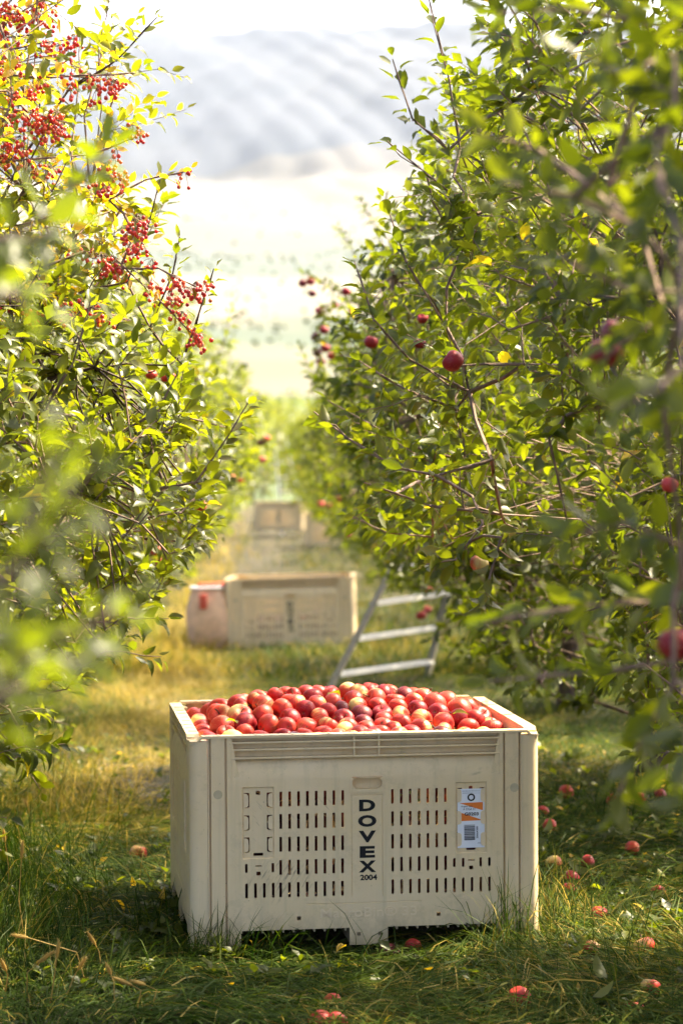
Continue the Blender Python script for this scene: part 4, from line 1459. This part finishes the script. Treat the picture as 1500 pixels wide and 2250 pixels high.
crab_bough([(20, 110, 9), (90, 95, 9), (165, 85, 9)], 8, [(110, 110, 8), (130, 115, 9), (160, 95, 8), (145, 125, 6), (95, 115, 6), (170, 90, 4)])
crab_bough([(-20, 360, 8.8), (60, 350, 8.8), (200, 340, 8.8), (300, 300, 8.8)], 14, [(300, 310, 7), (40, 340, 8), (25, 360, 6), (80, 385, 4), (110, 385, 5), (260, 345, 5), (10, 345, 7), (295, 290, 4)], .9)
crab_bough([(240, 440, 8.7), (320, 395, 8.7), (415, 375, 8.7)], 16, [(405, 392, 6), (260, 400, 8), (220, 415, 6), (230, 430, 5), (275, 405, 5), (240, 375, 4)], .92)
crab_bough([(-20, 40, 9.2), (40, 30, 9.2), (110, -10, 9.2)], 14, [(20, 20, 10), (50, 60, 9), (10, 70, 9), (90, 55, 8), (105, 60, 8), (40, 45, 9), (100, 20, 8), (20, 90, 7), (70, 30, 8), (15, 40, 9)], .9)
crab_bough([(-20, 200, 8.6), (40, 215, 8.6), (90, 220, 8.6)], 8, [(20, 215, 8), (65, 205, 7), (30, 130, 8), (45, 150, 8), (20, 165, 6), (30, 225, 7)])

def build_trees():
    # which leaves of each tree show: the nearest leaf wins every small cell of the view
    allp, owner, idx = [], [], []
    for ti, t in enumerate(TREES):
        t.lp = np.array(t.lp); t.la = np.array(t.la); t.ln = np.array(t.ln); t.ls = np.array(t.ls); t.lt = np.array(t.lt)
        t.fr = leaf_frames(t.lp, t.la, t.ln)
        if t.parts:
            c = t.lp + t.base + t.fr[:, :, 1] * (t.ls[:, None] * .5)
            allp.append(c); owner.append(np.full(len(c), ti)); idx.append(np.arange(len(c)))
    allp = np.concatenate(allp); owner = np.concatenate(owner); idx = np.concatenate(idx)
    pix, d = project(allp)
    CELL = 9.
    gw, gh = int(1500 / CELL) + 1, int(2250 / CELL) + 1
    grid = np.full((gh, gw), -1)
    sizes = np.concatenate([TREES[ti].ls[i:i + 1] for ti, i in zip(owner, idx)]) if False else np.concatenate([t.ls for t in TREES if t.parts])
    order = np.argsort(-d)
    vis = (pix[:, 0] > -20) & (pix[:, 0] < 1520) & (pix[:, 1] > -20) & (pix[:, 1] < 2270) & (d > .5)
    order = order[vis[order]]
    for i in order:
        r = sizes[i] * FPX / d[i] * .26
        x0, x1 = int((pix[i, 0] - r) / CELL), int((pix[i, 0] + r) / CELL)
        y0, y1 = int((pix[i, 1] - r) / CELL), int((pix[i, 1] + r) / CELL)
        grid[max(y0, 0):max(y1 + 1, 0), max(x0, 0):max(x1 + 1, 0)] = i
    cells = np.bincount(grid[grid >= 0].ravel(), minlength=len(allp))
    for ti, t in enumerate(TREES):
        root = empty(t.kind, t.base, t.label, 'tree', 'apple trees in rows down the hillside' if t.kind == 'apple_tree' else None)
        for key, tubes in t.tubes.items():
            V, F, n = [], [], 0
            for pts, rad, sides in tubes:
                v, f = tube_np(np.array(pts), np.array(rad), sides)
                V.append(v); F.append(f + n); n += len(v)
            nm = 'trunk' if key == 'trunk' else 'limb'
            obj(nm, mesh_np(nm, np.concatenate(V), [np.concatenate(F)], M_BARK if nm == 'trunk' else M_TWIG), root)
        single = np.zeros(len(t.lp), bool)
        if t.parts:
            mine = np.where(owner == ti)[0]
            best = mine[np.argsort(-cells[mine])][:t.parts]
            best = best[cells[best] > 0]
            single[idx[best]] = True
        rest = ~single
        tm = t.rng.integers(0, 12, len(t.lp))
        tag(obj('foliage', leaves_mesh('foliage', t.lp[rest], t.fr[rest], t.ls[rest], t.lt[rest], tm[rest], 1 if (t.far or t.base[1] > 15) else 0), root), kind='stuff')
        for i in np.where(single)[0]:
            k = int(np.argmin([abs(t.lt[i] - q) for q in TINT_STEPS]))
            o = bpy.data.objects.new('leaf', leaf_mesh(int(tm[i]) % len(LT), k))
            m = Matrix(t.fr[i] * t.ls[i]).to_4x4()
            m.translation = Vector(t.lp[i])
            o.parent = root
            o.matrix_basis = m
            COL.objects.link(o)
        t.root = root
build_trees()

bm = bmesh.new(); bmesh.ops.create_icosphere(bm, subdivisions=2, radius=.0078)
_mb = MB(); _mb.bm(bm); BERRY = _mb.mesh('berry', M_BERRY, True, 180)
def berry_clusters():
    rng = np.random.default_rng(77)
    root = T['crab'].root
    for p, n in BERRIES:
        p = p - T['crab'].base
        top = p + np.array([rng.normal() * .004, rng.normal() * .004, .034])
        n = int(n * 1.45)
        q = np.clip(rng.normal(0, .022, (n, 3)), -.042, .042) * np.array([1, 1, .8]) + p
        for _ in range(25):
            d = q[:, None] - q[None]; dist = np.sqrt((d ** 2).sum(-1)) + 1e-6
            ov = np.clip(.0165 - dist, 0, None); np.fill_diagonal(ov, 0)
            q = q + (d / dist[..., None] * ov[..., None] * .5).sum(1)
        mb = MB()
        for b in q:
            mid = (top + b) / 2 + np.array([0, 0, .006])
            mb.tube([top, mid, b], [.0011, .0009, .0008], 4, False)
        st = obj('berry_cluster', mb.mesh('berry_stalks', M_TWIG), root)
        for b in q:
            s = rng.uniform(.85, 1.12)
            obj('berry', BERRY, st, tuple(b), None, (s, s, s * 1.05))
berry_clusters()

# ---- apples still hanging
def hanging():
    rng = np.random.default_rng(55)
    from mathutils import Quaternion
    A = [
        (995, 793, 8.2, 'bright red apple on a twig in front of the right-hand boughs', 3, 1.0),
        (1330, 775, 4.9, 'blurred deep red apple deep among the shaded leaves at right', 5, 1.0),
        (1352, 735, 5.0, 'blurred dark apple touching the one deep among the right-hand leaves', 5, .9),
        (1488, 1415, 4.4, 'blurred red apple low at the right edge, above the trunk', 3, 1.0),
        (1052, 1238, 8.0, 'small unripe yellow green apple above the card corner of the bin', 0, .85),
        (1470, 1065, 6.2, 'orange red apple half hidden in leaves at the right edge', 2, .6),
        (880, 575, 11.5, 'dark red apple high in the boughs behind the upright shoot', 5, .8),
        (928, 700, 11.6, 'red apple behind the leaves midway up the right row', 4, .75),
        (922, 755, 10.5, 'crimson apple just above the ripe one on its twig', 5, .75),
        (815, 752, 12.0, 'red apple between pale leaves left of the ripe one', 3, .95),
        (665, 622, 19.5, 'left one of the pair of dark apples at the treetop', 5, 1.0),
        (682, 618, 19.4, 'right one of the pair of bright apples at the treetop', 3, 1.0),
        (686, 645, 19.5, 'dark apple just under the treetop pair', 5, .9),
        (702, 683, 19.3, 'red apple topmost of the string down the tree', 3, 1.0),
        (735, 672, 19.6, 'orange apple right of the string down the tree', 2, .9),
        (775, 685, 18.8, 'orange red apple well right of the string of apples', 2, .9),
        (692, 740, 19.3, 'dark apple in the middle of the string, left side', 5, 1.0),
        (712, 725, 19.2, 'bright apple in the middle of the string, right side', 3, 1.05),
        (715, 765, 19.2, 'bright apple low in the string of apples', 3, 1.05),
        (697, 775, 19.3, 'dark apple low in the string of apples, left side', 5, 1.0),
        (705, 795, 19.3, 'crimson apple lowest in the string of apples', 4, 1.0),
        (728, 782, 19.4, 'deep red apple low in the string, right side', 4, .95),
        (755, 780, 19.4, 'apple apart from the string at its lower right', 3, .9),
        (760, 640, 17.5, 'dark red apple level with the treetop pair', 4, .9),
        (573, 972, 21, 'dark red apple above the far ladder, left of a bright one', 5, .9),
        (586, 963, 21, 'bright orange red apple above the far ladder', 2, .9),
        (577, 1010, 21, 'orange red apple beside the far ladder pole', 2, .9),
        (507, 1047, 22, 'pink apple in the left row facing the far ladder', 2, 1.0),
        (528, 1055, 22, 'red apple in the left row close to the alley', 3, .9),
        (370, 832, 10.5, 'small bright red apple on the left row edge', 3, .9),
        (332, 822, 10.5, 'little red apple left of the one on the row edge', 2, .7),
        (440, 1112, 14, 'orange red apple under the dark bough on the left', 2, .95),
        (342, 1210, 14, 'red apple low in the left row, upper of a pair', 3, .9),
        (356, 1240, 14, 'red apple low in the left row, lower of a pair', 3, 1.1),
        (312, 1140, 14, 'pale red apple low in the left row, left of the pair', 2, .9),
        (1010, 1215, 14.5, 'pale apple among the leaves over the ladder rail', 1, .9),
        (940, 1297, 20, 'red apple hanging between the ladder rungs', 3, 1.0),
        (925, 1352, 20, 'orange apple low behind the ladder rungs', 2, 1.2),
        (938, 1340, 20.2, 'red apple low behind the ladder rungs, touching an orange one', 3, 1.0),
        (705, 1108, 30, 'pink blurred apple right of the far bin, upper', 2, 1.2),
        (720, 1110, 30, 'red blurred apple right of the far bin, upper', 3, 1.2),
        (745, 1095, 27, 'deep red blurred apple in shade right of the far bins', 4, 1.2),
        (800, 1130, 24, 'orange blurred apple in shade above the far slope', 2, 1.0),
        (765, 1175, 25, 'rusty red blurred apple low under the right row', 4, 1.0),
    ]
    for px, py, Y, lab, k, s in A:
        q = Quaternion((1.6, rng.normal() * .3, rng.normal() * .3, rng.normal() * 2)).normalized()
        make_apple(P(px, py, Y), rng, lab, 'apples hanging in the trees', {3: 4, 2: 3}.get(k, k) if px > 600 else k, s, q)
hanging()

# ------------------------------------------------------------------ ladders, bag
def ladder(name, L0, L1, R0, R1, rungs, label, pole=None, rail=None):
    root = empty(name, tuple((np.array(L0) + np.array(R0)) / 2), label, 'ladder')
    b = np.array(root.location)
    L0, L1, R0, R1 = (np.array(q) - b for q in (L0, L1, R0, R1))
    for a, c in ((L0, L1), (R0, R1)):
        mb = MB()
        d = unit(c - a); w = unit((R0 - L0)); n = np.cross(d, w)
        for off, hw, hn in ((0, .013, .026),):
            V = []
            for e in (a, c):
                for sx, sn in ((-1, -1), (1, -1), (1, 1), (-1, 1)): V.append(e + w * hw * sx + n * hn * sn)
            mb.add(V, [(0, 3, 2, 1), (4, 5, 6, 7), (0, 1, 5, 4), (1, 2, 6, 5), (2, 3, 7, 6), (3, 0, 4, 7)])
        obj('rail', mb.mesh('rail', rail or M_ALU_PAINT), root)
    for t in rungs:
        a, c = L0 + (L1 - L0) * t, R0 + (R1 - R0) * t
        w = unit(c - a); up = np.array([0, 0, 1.]); dp = unit(np.cross(w, up))
        mb = MB()
        V = []
        for e in (a, c):
            for sx, sz in ((-1, -1), (1, -1), (1, 1), (-1, 1)): V.append(e + dp * .036 * sx + up * .011 * sz)
        mb.add(V, [(0, 3, 2, 1), (4, 5, 6, 7), (0, 1, 5, 4), (1, 2, 6, 5), (2, 3, 7, 6), (3, 0, 4, 7)])
        for k in (-.5, .5):
            V = []
            for e in (a, c):
                for sx, sz in ((-.12, 1.), (.12, 1.), (.12, 1.5), (-.12, 1.5)): V.append(e + dp * (.042 * sx + .042 * k) + up * .014 * sz)
            mb.add(V, [(0, 3, 2, 1), (4, 5, 6, 7), (0, 1, 5, 4), (1, 2, 6, 5), (2, 3, 7, 6), (3, 0, 4, 7)])
        obj('rung', mb.mesh('rung', M_ALU), root)
    if pole is not None:
        mb = MB(); mb.tube([(L1 + R1) / 2, np.array(pole) - b], .022, 8)
        obj('prop_pole', mb.mesh('prop_pole', M_ALU_PAINT), root)
    return root
LY = 17.6
gl = lambda px, Y: np.array([P(px, 1000, Y)[0], Y, gz(Y) - .02])
L0 = P(716, 1560, LY); L0[2] = gz(LY) - .03
L0 = np.array([P(712, 1570, LY)[0], LY, gz(LY) - .03])
L1 = P(985, 1010, 18.4)
R0 = np.array([P(932, 1550, 18.8)[0], 18.8, gz(18.8) - .03])
R1 = P(1060, 985, 19.1)
ladder('orchard_ladder', L0, L1, R0, R1, [.10, .245, .39, .535, .68, .82, .96], 'aluminium orchard ladder leaning up into the tree behind the full bin', (1.6, 19.9, gz(19.9) - .02))
a0 = np.array([P(620, 1100, 62)[0], 62, gz(62)]); a1 = P(603, 965, 62.8)
c0 = a0 + np.array([.62, .15, 0]); c1 = a1 + np.array([.3, .1, 0])
ladder('orchard_ladder', a0, a1, c0, c1, [.15, .3, .45, .6, .75, .9], 'far white ladder standing behind the bin down the alley', tuple(a0 + np.array([-.9, 1.3, -.2])), M_CARD)

def picking_bag(M, loc, sc, label, mat, trim):
    """A drop-bottom picking bag: bulging canvas body, stiff mouth and strap, hung on a bin wall."""
    root = empty('picking_bag', (0, 0, 0), label, 'bag')
    root.matrix_world = M @ Matrix.Translation(loc) @ Matrix.Scale(sc, 4)
    rng = random.Random(3)
    V, F, nu, nv = [], [], 28, 16
    for j in range(nv):
        t = j / (nv - 1)
        z = -.62 * t
        bulge = .80 + .34 * math.sin(math.pi * min(1, t * 1.05)) ** .8 - .25 * max(0, t - .75)
        for i in range(nu):
            a = 2 * math.pi * i / nu
            c, s = math.cos(a), math.sin(a)
            e = .55
            x = .19 * bulge * math.copysign(abs(c) ** e, c)
            y = .17 * bulge * math.copysign(abs(s) ** e, s)
            wr = 1 + .05 * math.sin(a * 5 + t * 7) * t + .03 * math.sin(a * 9 - t * 11)
            V.append((x * wr, y * wr, z + .012 * math.sin(a * 4) * t))
    for j in range(nv - 1):
        for i in range(nu):
            F.append((j * nu + i, j * nu + (i + 1) % nu, (j + 1) * nu + (i + 1) % nu, (j + 1) * nu + i)[::-1])
    F.append(tuple(range((nv - 1) * nu, nv * nu)))
    obj('bag_body', mesh_from('bag_body', V, F, mat, True), root)
    mb = MB()
    n = 28
    ring = []
    for i in range(n + 1):
        a = 2 * math.pi * i / n
        c, s = math.cos(a), math.sin(a)
        ring.append((.165 * math.copysign(abs(c) ** .55, c), .15 * math.copysign(abs(s) ** .55, s), .006))
    mb.tube(ring, .014, 6, False)
    obj('mouth_rim', mb.mesh('mouth_rim', M_CARD, True), root)
    mb = MB()
    mb.bbox(-.10, .17, -.13, .13, .008, .045, .015)
    obj('flap', mb.mesh('flap', trim, True), root)
    mb = MB()
    mb.bbox(-.075, -.005, -.21, -.193, -.19, -.05, .006)
    obj('patch', mb.mesh('patch', trim, True), root)
    return root
picking_bag(BM2, (-BW / 2 - .165, .16, .66), 1.0, 'tan picking bag with red flap hung on the side of the second bin', M_BAG, M_RED)
# ------------------------------------------------------------------ grass
def blades(name, n, y0, y1, L, W, seg, label, seed, amin=None, pos=None, lie=(.3, 1.2), mat=0.):
    rng = np.random.default_rng(seed)
    if pos is None:
        y = (y0 ** -1 + rng.random(n) * (y1 ** -1 - y0 ** -1)) ** -1 if y1 > y0 * 1.8 else rng.uniform(y0, y1, n)
        x = rng.uniform(-1, 1, n) * (.155 * y + .35)
    else:
        x, y = pos; n = len(x)
    pn = lambda s, p: np.sin(x * s + p) * np.sin(y * s * .8 + p * 1.7) + .6 * np.sin(x * s * 2.1 - y * s * 1.3 + p * 3)
    bare = pn(1.9, 1.) + pn(4.2, 2.2) * .6
    # worn soil: between the full bin and the left row, and a bare strip far down
    soil = np.exp(-((x + .75) / .35) ** 2 - ((y - 12.3) / 1.0) ** 2) * 1.6 + np.exp(-((x + .7 + .02 * y) / .7) ** 2) * np.clip((y - 30) / 10, 0, 1) * 1.1
    keep = rng.random(n) > np.clip(soil * .8 + .18 * (bare > .9), 0, .93)
    keep &= ~((np.abs(x - .08) < .55) & (y > 8.2) & (y < 9.1))
    x, y = x[keep], y[keep]; n = len(x)
    pn2 = np.sin(x * 1.3 + .4) * np.sin(y * .9 + 1.1) + .7 * np.sin(x * 3.1 - y * 1.7)
    straw = np.exp(-((x + 1.05 + .035 * (y - 10)) / .6) ** 2) * np.clip((y - 9.5) / 3, 0, 1) * .58 + .10 * pn2 - .04
    lush = np.exp(-((x - .35 + .03 * (y - 20)) / 1.0) ** 2) * np.clip((y - 10) / 3, 0, 1)
    tint = np.clip(.26 + straw + .20 * lush + .12 * (pn(3.1, 4.) > .5) + rng.normal(0, .2, n), 0, 1)
    dry = rng.random(n) < .06 + .27 * np.clip(straw, 0, 1)
    tint[dry] = np.clip(rng.normal(.82, .12, dry.sum()), .6, 1)
    tall = np.clip(np.exp(-((x + 1.2 + .02 * y) / .3) ** 2), 0, 1) * np.clip((y - 7.6) / .5, 0, 1)
    l = rng.uniform(*L, n) * (1 + .7 * tall) * (1 + .25 * pn2.clip(-1, 1))
    w = rng.uniform(*W, n)
    az = rng.uniform(0, 2 * math.pi, n)
    comb = np.sin(x * 2.3 + y * .7) * 2.0 + np.sin(y * 1.9) * 1.3
    flat = rng.random(n) < .6
    az = np.where(flat, comb + rng.normal(0, .55, n), az)
    lean0 = rng.uniform(*lie, n) * (1 - .3 * tall)
    if mat:
        lying = rng.random(n) < mat * (1 - .5 * tall)
        lean0[lying] = rng.uniform(1.15, 1.6, lying.sum())
        l = np.where(lying, l * 1.5, l * .62)
    bend = rng.uniform(.2, 1.1, n)
    z = terrain_z(x, y)
    dirh = np.stack([np.cos(az), np.sin(az), np.zeros(n)], 1)
    side = np.stack([-np.sin(az), np.cos(az), np.zeros(n)], 1) + rng.normal(0, .35, (n, 3))
    side = unit(side)
    lift = rng.random(n) * (.035 if mat else 0.)
    p = np.stack([x, y, z - .004 + (lift * lying if mat else 0)], 1)
    rows = [p]
    ang = lean0.copy()
    for k in range(seg):
        st = l / seg
        p = p + dirh * (np.sin(ang) * st)[:, None] + np.array([0, 0, 1.]) * (np.cos(ang) * st)[:, None]
        p[:, 2] = np.maximum(p[:, 2], terrain_z(p[:, 0], p[:, 1]) + .004 + .012 * rng.random(n))
        ang = np.minimum(ang + bend / seg * 1.6, 2.3)
        rows.append(p)
    V = []
    for k in range(seg):
        ww = w * (1 - .28 * k / seg)
        V += [rows[k] - side * ww[:, None] / 2, rows[k] + side * ww[:, None] / 2]
    V.append(rows[seg])
    m = 2 * seg + 1
    V = np.stack(V, 1).reshape(-1, 3)
    o = (np.arange(n) * m)[:, None]
    F4 = [o + np.array([[2 * k, 2 * k + 1, 2 * k + 3, 2 * k + 2]]) for k in range(seg - 1)]
    F = [np.concatenate(F4)] if F4 else []
    F.append(o + np.array([[2 * seg - 2, 2 * seg - 1, 2 * seg]]))
    return tag(obj(name, mesh_np(name, V, F, M_BLADE, np.repeat(tint, m)), None), label, kind='stuff')
blades('grass', 70000, 6.9, 11.5, (.08, .17), (.0028, .0066), 3, 'matted dark green grass around the full bin', 1, mat=.72)
blades('grass', 64000, 11.5, 19, (.07, .17), (.003, .006), 2, 'sun-bleached yellow green grass behind the full bin', 2, mat=.5)
blades('grass', 60000, 19, 42, (.08, .24), (.005, .010), 2, 'bright blurred grass of the alley around the second bin', 3)
blades('grass', 22000, 42, 88, (.1, .26), (.01, .02), 2, 'far grass of the alley floor', 4)
# taller tufts against the bin feet and in the left foreground
def tufts():
    rng = np.random.default_rng(9)
    xs, ys = [], []
    for cx, cyy, s, n in ((-.45, 7.9, .08, 130), (-.34, 7.86, .07, 60), (.60, 8.08, .06, 90), (.52, 8.0, .05, 40), (-.68, 8.3, .06, 80), (.74, 8.3, .08, 160), (-.1, 7.8, .12, 30),
                          (-1.15, 7.9, .14, 420), (-1.2, 9.0, .16, 300), (-1.15, 8.4, .18, 320), (-.85, 7.6, .15, 200), (1.15, 10.9, .15, 90), (1.35, 11.4, .2, 120), (-1.35, 9.6, .2, 260), (-1.2, 11, .25, 300), (.95, 7.7, .2, 160)):
        xs.append(rng.normal(cx, s, n)); ys.append(rng.normal(cyy, s, n))
    blades('tall_grass', 0, 0, 0, (.12, .30), (.0025, .0048), 3, 'longer grass tufts at the bin feet and along the rows', 10, pos=(np.concatenate(xs), np.concatenate(ys)), lie=(.05, .8))
tufts()

# foxtail seed heads of the left foreground
def foxtails():
    rng = np.random.default_rng(21)
    L = [(45, 1850, 30, 1950, 'upright brown one at the far left edge'), (55, 1900, 30, 1700, None)]
    spec = [((20, 1985), (12, 1850), 'brown seed head bending at the left edge'), ((60, 2080), (48, 1885), 'slim straw seed head on a tall stalk near the left edge'),
            ((190, 2150), (62, 2060), 'brown seed head halfway down a long slanting stalk'), ((225, 2130), (210, 2075), 'bright yellow seed head standing in the dark grass left of the bin'),
            ((252, 2210), (244, 2140), 'upright yellow seed head in front of the bin corner'), ((140, 2190), (172, 2130), 'straw seed head leaning right beneath the slanting stalk'),
            ((60, 2180), (85, 2115), 'dry seed head drooping over the lower left grass'), ((110, 2200), (125, 2105), 'slender seed head between the two drooping ones'),
            ((330, 2250), (320, 2190), 'golden seed head at the bottom of the picture left of centre'), ((300, 2250), (290, 2180), 'pale seed head at the bottom edge beside a golden one'),
            ((75, 1800), (62, 1775), 'bent brown seed head in the sunlit grass at left'), ((10, 2170), (14, 2135), 'short seed head at the lower left edge')]
    for (bx, by), (tx, ty), lab in spec:
        g = G(bx, min(by + 25, 2249)); b = np.array([g[0], g[1], terrain_z(g[0], g[1])])
        tp = P(tx, ty, g[1] - .02)
        tp[2] = max(tp[2], b[2] + .10)
        root = empty('foxtail_grass', tuple(b), lab, 'seed head', 'foxtail seed heads in the left foreground')
        tl = tp - b
        mid = tl * .5 + np.array([rng.normal() * .02, 0, .03])
        hd = unit(tl - mid)
        mb = MB(); mb.tube([(0, 0, 0), mid, tl], [.0022, .0018, .0014], 4, False)
        obj('stalk', mb.mesh('stalk', M_SEED), root)
        V, F = [], []
        mb = MB()
        Ls = rng.uniform(.055, .075)
        e = tl + hd * Ls + np.array([0, 0, -.008])
        mb.tube([tl, tl * .7 + e * .3, tl * .3 + e * .7, e], [.0035, .0062, .0055, .0016], 6)
        for k in range(70):
            t = rng.random(); a = rng.uniform(0, 6.28)
            c = tl * (1 - t) + e * t
            r = unit(rng.normal(size=3)); r = unit(r - hd * (r @ hd))
            q = c + r * .0055
            tip = q + r * .008 + hd * .007
            s = np.cross(r, hd) * .0007
            mb.add([q - s, q + s, tip], [(0, 1, 2)])
        obj('seed_head', mb.mesh('seed_head', M_SEED), root)
foxtails()

# ------------------------------------------------------------------ windfalls and fallen leaves
def windfalls():
    rng = np.random.default_rng(31)
    A = [(1243, 1745, 'bright windfall apple in the sun right of the bin, beside dry stems', 2), (1345, 1770, 'red windfall half hidden behind a hanging blurred leaf', 3), (1403, 1770, 'red windfall in shade near the right-hand trunk', 3),
         (1450, 1765, 'dark windfall nearest the right-hand trunk', 4), (1190, 1790, 'red windfall touching the right edge of the bin', 3), (1206, 1815, 'dull pink windfall below the one touching the bin edge', 2),
         (1387, 1858, 'long orange red windfall lying in sunlit grass at right', 2), (1290, 1897, 'deep red windfall next to a pale bitten one', 4), (1217, 1903, 'pale bitten windfall with white flesh right of the bin', 0),
         (1254, 1942, 'crimson windfall sunk in grass below the pale one', 4), (1247, 1977, 'crushed red windfall below the crimson one', 3), (1314, 2040, 'biggest red windfall on the grass right of the bin', 3),
         (1445, 1972, 'dark red windfall in deep shade at the right', 4), (1298, 2106, 'rotting brown orange windfall in the lower right grass', 1), (1413, 2105, 'split orange windfall in shade at lower right', 1),
         (1428, 2178, 'orange windfall near the lower right corner', 2), (1391, 2207, 'red windfall near the lower right corner', 3), (906, 2085, 'red windfall under the bin between its feet', 3), (856, 2098, 'dark windfall under the bin beside the middle foot', 5),
         (731, 2210, 'dull pink windfall in the grass in front of the bin', 2), (702, 2252, 'windfall cut by the bottom edge below the pink one', 2), (1140, 2195, 'round pink red windfall in front of the bin at right', 3),
         (305, 1880, 'orange windfall with a white bitten side left of the bin', 2), (738, 2254, 'second windfall cut by the bottom edge', 3), (1158, 2250, 'orange windfall at the bottom edge right of centre', 2)]
    for px, py, lab, k in A:
        g = G(px, py + 8)
        s = rng.uniform(.85, 1.05)
        make_apple((g[0], g[1], terrain_z(g[0], g[1]) + (.004 if py > 2195 else .03) * s), rng, lab, 'windfall apples on the grass', k, s)
windfalls()
def fallen_leaves():
    rng = np.random.default_rng(41)
    A = [(300, 2052, 'long pale green leaf on the dark grass left of the bin', .11), (358, 2070, 'small pale leaf at the left foot of the bin', .05), (1440, 1862, 'large pale curled leaf in the sun at right', .10), (1195, 1855, 'pale leaf against the right edge of the bin', .09),
         (1345, 1840, 'light leaf on sunlit grass between two windfalls', .08), (1255, 2135, 'white upturned leaf on dark grass at lower right', .07), (1345, 1975, 'dull green leaf lying flat in the shade at right', .09), (1200, 1720, 'sunlit leaf beside the upper right edge of the bin', .09),
         (150, 2135, 'broad dark leaf in the grass at lower left', .09), (1330, 2190, 'broad pale leaf near the bottom right', .10), (1300, 2225, 'pale leaf at the bottom edge on the right', .09), (480, 2190, 'dark leaf in the grass in front of the bin', .06),
         (865, 2165, 'small white leaf in front of the bin', .045), (760, 2120, 'tan dry leaf in front of the middle foot', .05), (1060, 2150, 'curled pale leaf in front of the right foot', .05), (905, 2140, 'light scrap of leaf before the bin', .04),
         (215, 1865, 'grey green leaf in the sunlit grass at left', .08), (85, 1905, 'pale leaf among foxtails at the left', .07), (1410, 2060, 'yellow leaf in deep shade at right', .06), (1370, 2120, 'green leaf beside the split windfall', .07),
         (1215, 1790, 'folded grey green leaf right of the bin edge', .09), (1320, 2010, 'green leaf beside the biggest windfall', .06), (255, 2020, 'brown dry leaf in the dark grass left of the bin', .06), (95, 1640, 'light leaf on the grass under the left row', .07)]
    for px, py, lab, s in A:
        g = G(px, py)
        tn = .97 if 'brown' in lab or 'tan' in lab else (.9 if 'yellow' in lab else (.15 if 'dark' in lab else .7))
        k = int(np.argmin([abs(tn - q) for q in TINT_STEPS]))
        mat_pale = ('pale' in lab or 'white' in lab or 'light' in lab or 'grey' in lab)
        o = bpy.data.objects.new('fallen_leaf', leaf_mesh(int(rng.integers(6)), k))
        e = Euler((rng.normal() * .3 + (math.pi if mat_pale else 0), rng.normal() * .3, rng.uniform(0, 6.28)))
        o.matrix_world = Matrix.LocRotScale(Vector((g[0], g[1], terrain_z(g[0], g[1]) + .07)), e, Vector((s,) * 3))
        COL.objects.link(o)
        tag(o, lab, 'leaf', 'fallen leaves on the grass')
    # loose leaves lying on the heap in the bin
    for x, y, z, a, lab in ((-.43, .16, .765, .6, 'pale green leaf lying between apples at the left of the heap'), (-.05, .30, .845, 2.2, 'small green leaf on the apples above the hand grip'), (.33, .14, .785, 4.0, 'green leaf tucked by the front rim above the card')):
        o = bpy.data.objects.new('loose_leaf', leaf_mesh(1, 4))
        o.matrix_world = BM1 @ Matrix.Translation((x, y, z)) @ Euler((.5, .3, a)).to_matrix().to_4x4() @ Matrix.Scale(.065, 4)
        COL.objects.link(o)
        tag(o, lab, 'leaf')
    # the countless small ones
    n = 900
    y = rng.uniform(7.3, 15, n); x = rng.uniform(-1, 1, n) * (.15 * y + .2)
    m = ~((np.abs(x - .08) < .6) & (y > 8.1) & (y < 9.2)); x, y = x[m], y[m]; n = len(x)
    pos = np.stack([x, y, terrain_z(x, y) + rng.uniform(.015, .06, n)], 1)
    a = rng.uniform(0, 6.28, n)
    fr = leaf_frames(pos, np.stack([np.cos(a), np.sin(a), rng.normal(0, .25, n)], 1), np.array([0, 0, 1.]) * rng.choice([-1, 1], n)[:, None] + rng.normal(0, .3, (n, 3)))
    tag(obj('leaf_litter', leaves_mesh('leaf_litter', pos, fr, rng.uniform(.025, .06, n), rng.choice([.2, .4, .6, .75, .97], n), rng.integers(0, 12, n), False)),
        'litter of small fallen apple leaves in the grass', kind='stuff')
fallen_leaves()

def weeds():
    # low broad-leaved plants between the grass blades
    rng = np.random.default_rng(71)
    n = 420
    y = rng.uniform(7.2, 14, n); x = rng.uniform(-1, 1, n) * (.15 * y + .2)
    m = ~((np.abs(x - .08) < .62) & (y > 7.9) & (y < 9.3)); x, y = x[m], y[m]; n = len(x)
    z = terrain_z(x, y)
    P_, A_, S_, N_, Tn = [], [], [], [], []
    for i in range(n):
        k = rng.integers(4, 8); a0 = rng.uniform(0, 6.28); s = rng.uniform(.03, .07); tn = rng.uniform(.0, .55)
        for j in range(k):
            a = a0 + j * 2.4
            P_.append((x[i], y[i], z[i] + rng.uniform(.02, .06))); A_.append((math.cos(a), math.sin(a), rng.uniform(.1, .9)))
            N_.append((rng.normal() * .2, rng.normal() * .2, 1.)); S_.append(s * rng.uniform(.7, 1.2)); Tn.append(tn)
    P_, A_, N_ = map(np.array, (P_, A_, N_))
    tag(obj('weeds', leaves_mesh('weeds', P_, leaf_frames(P_, A_, N_), np.array(S_), np.array(Tn), rng.integers(0, 12, len(P_)), 0)), 'small broad-leaved weeds among the grass', kind='stuff')
weeds()
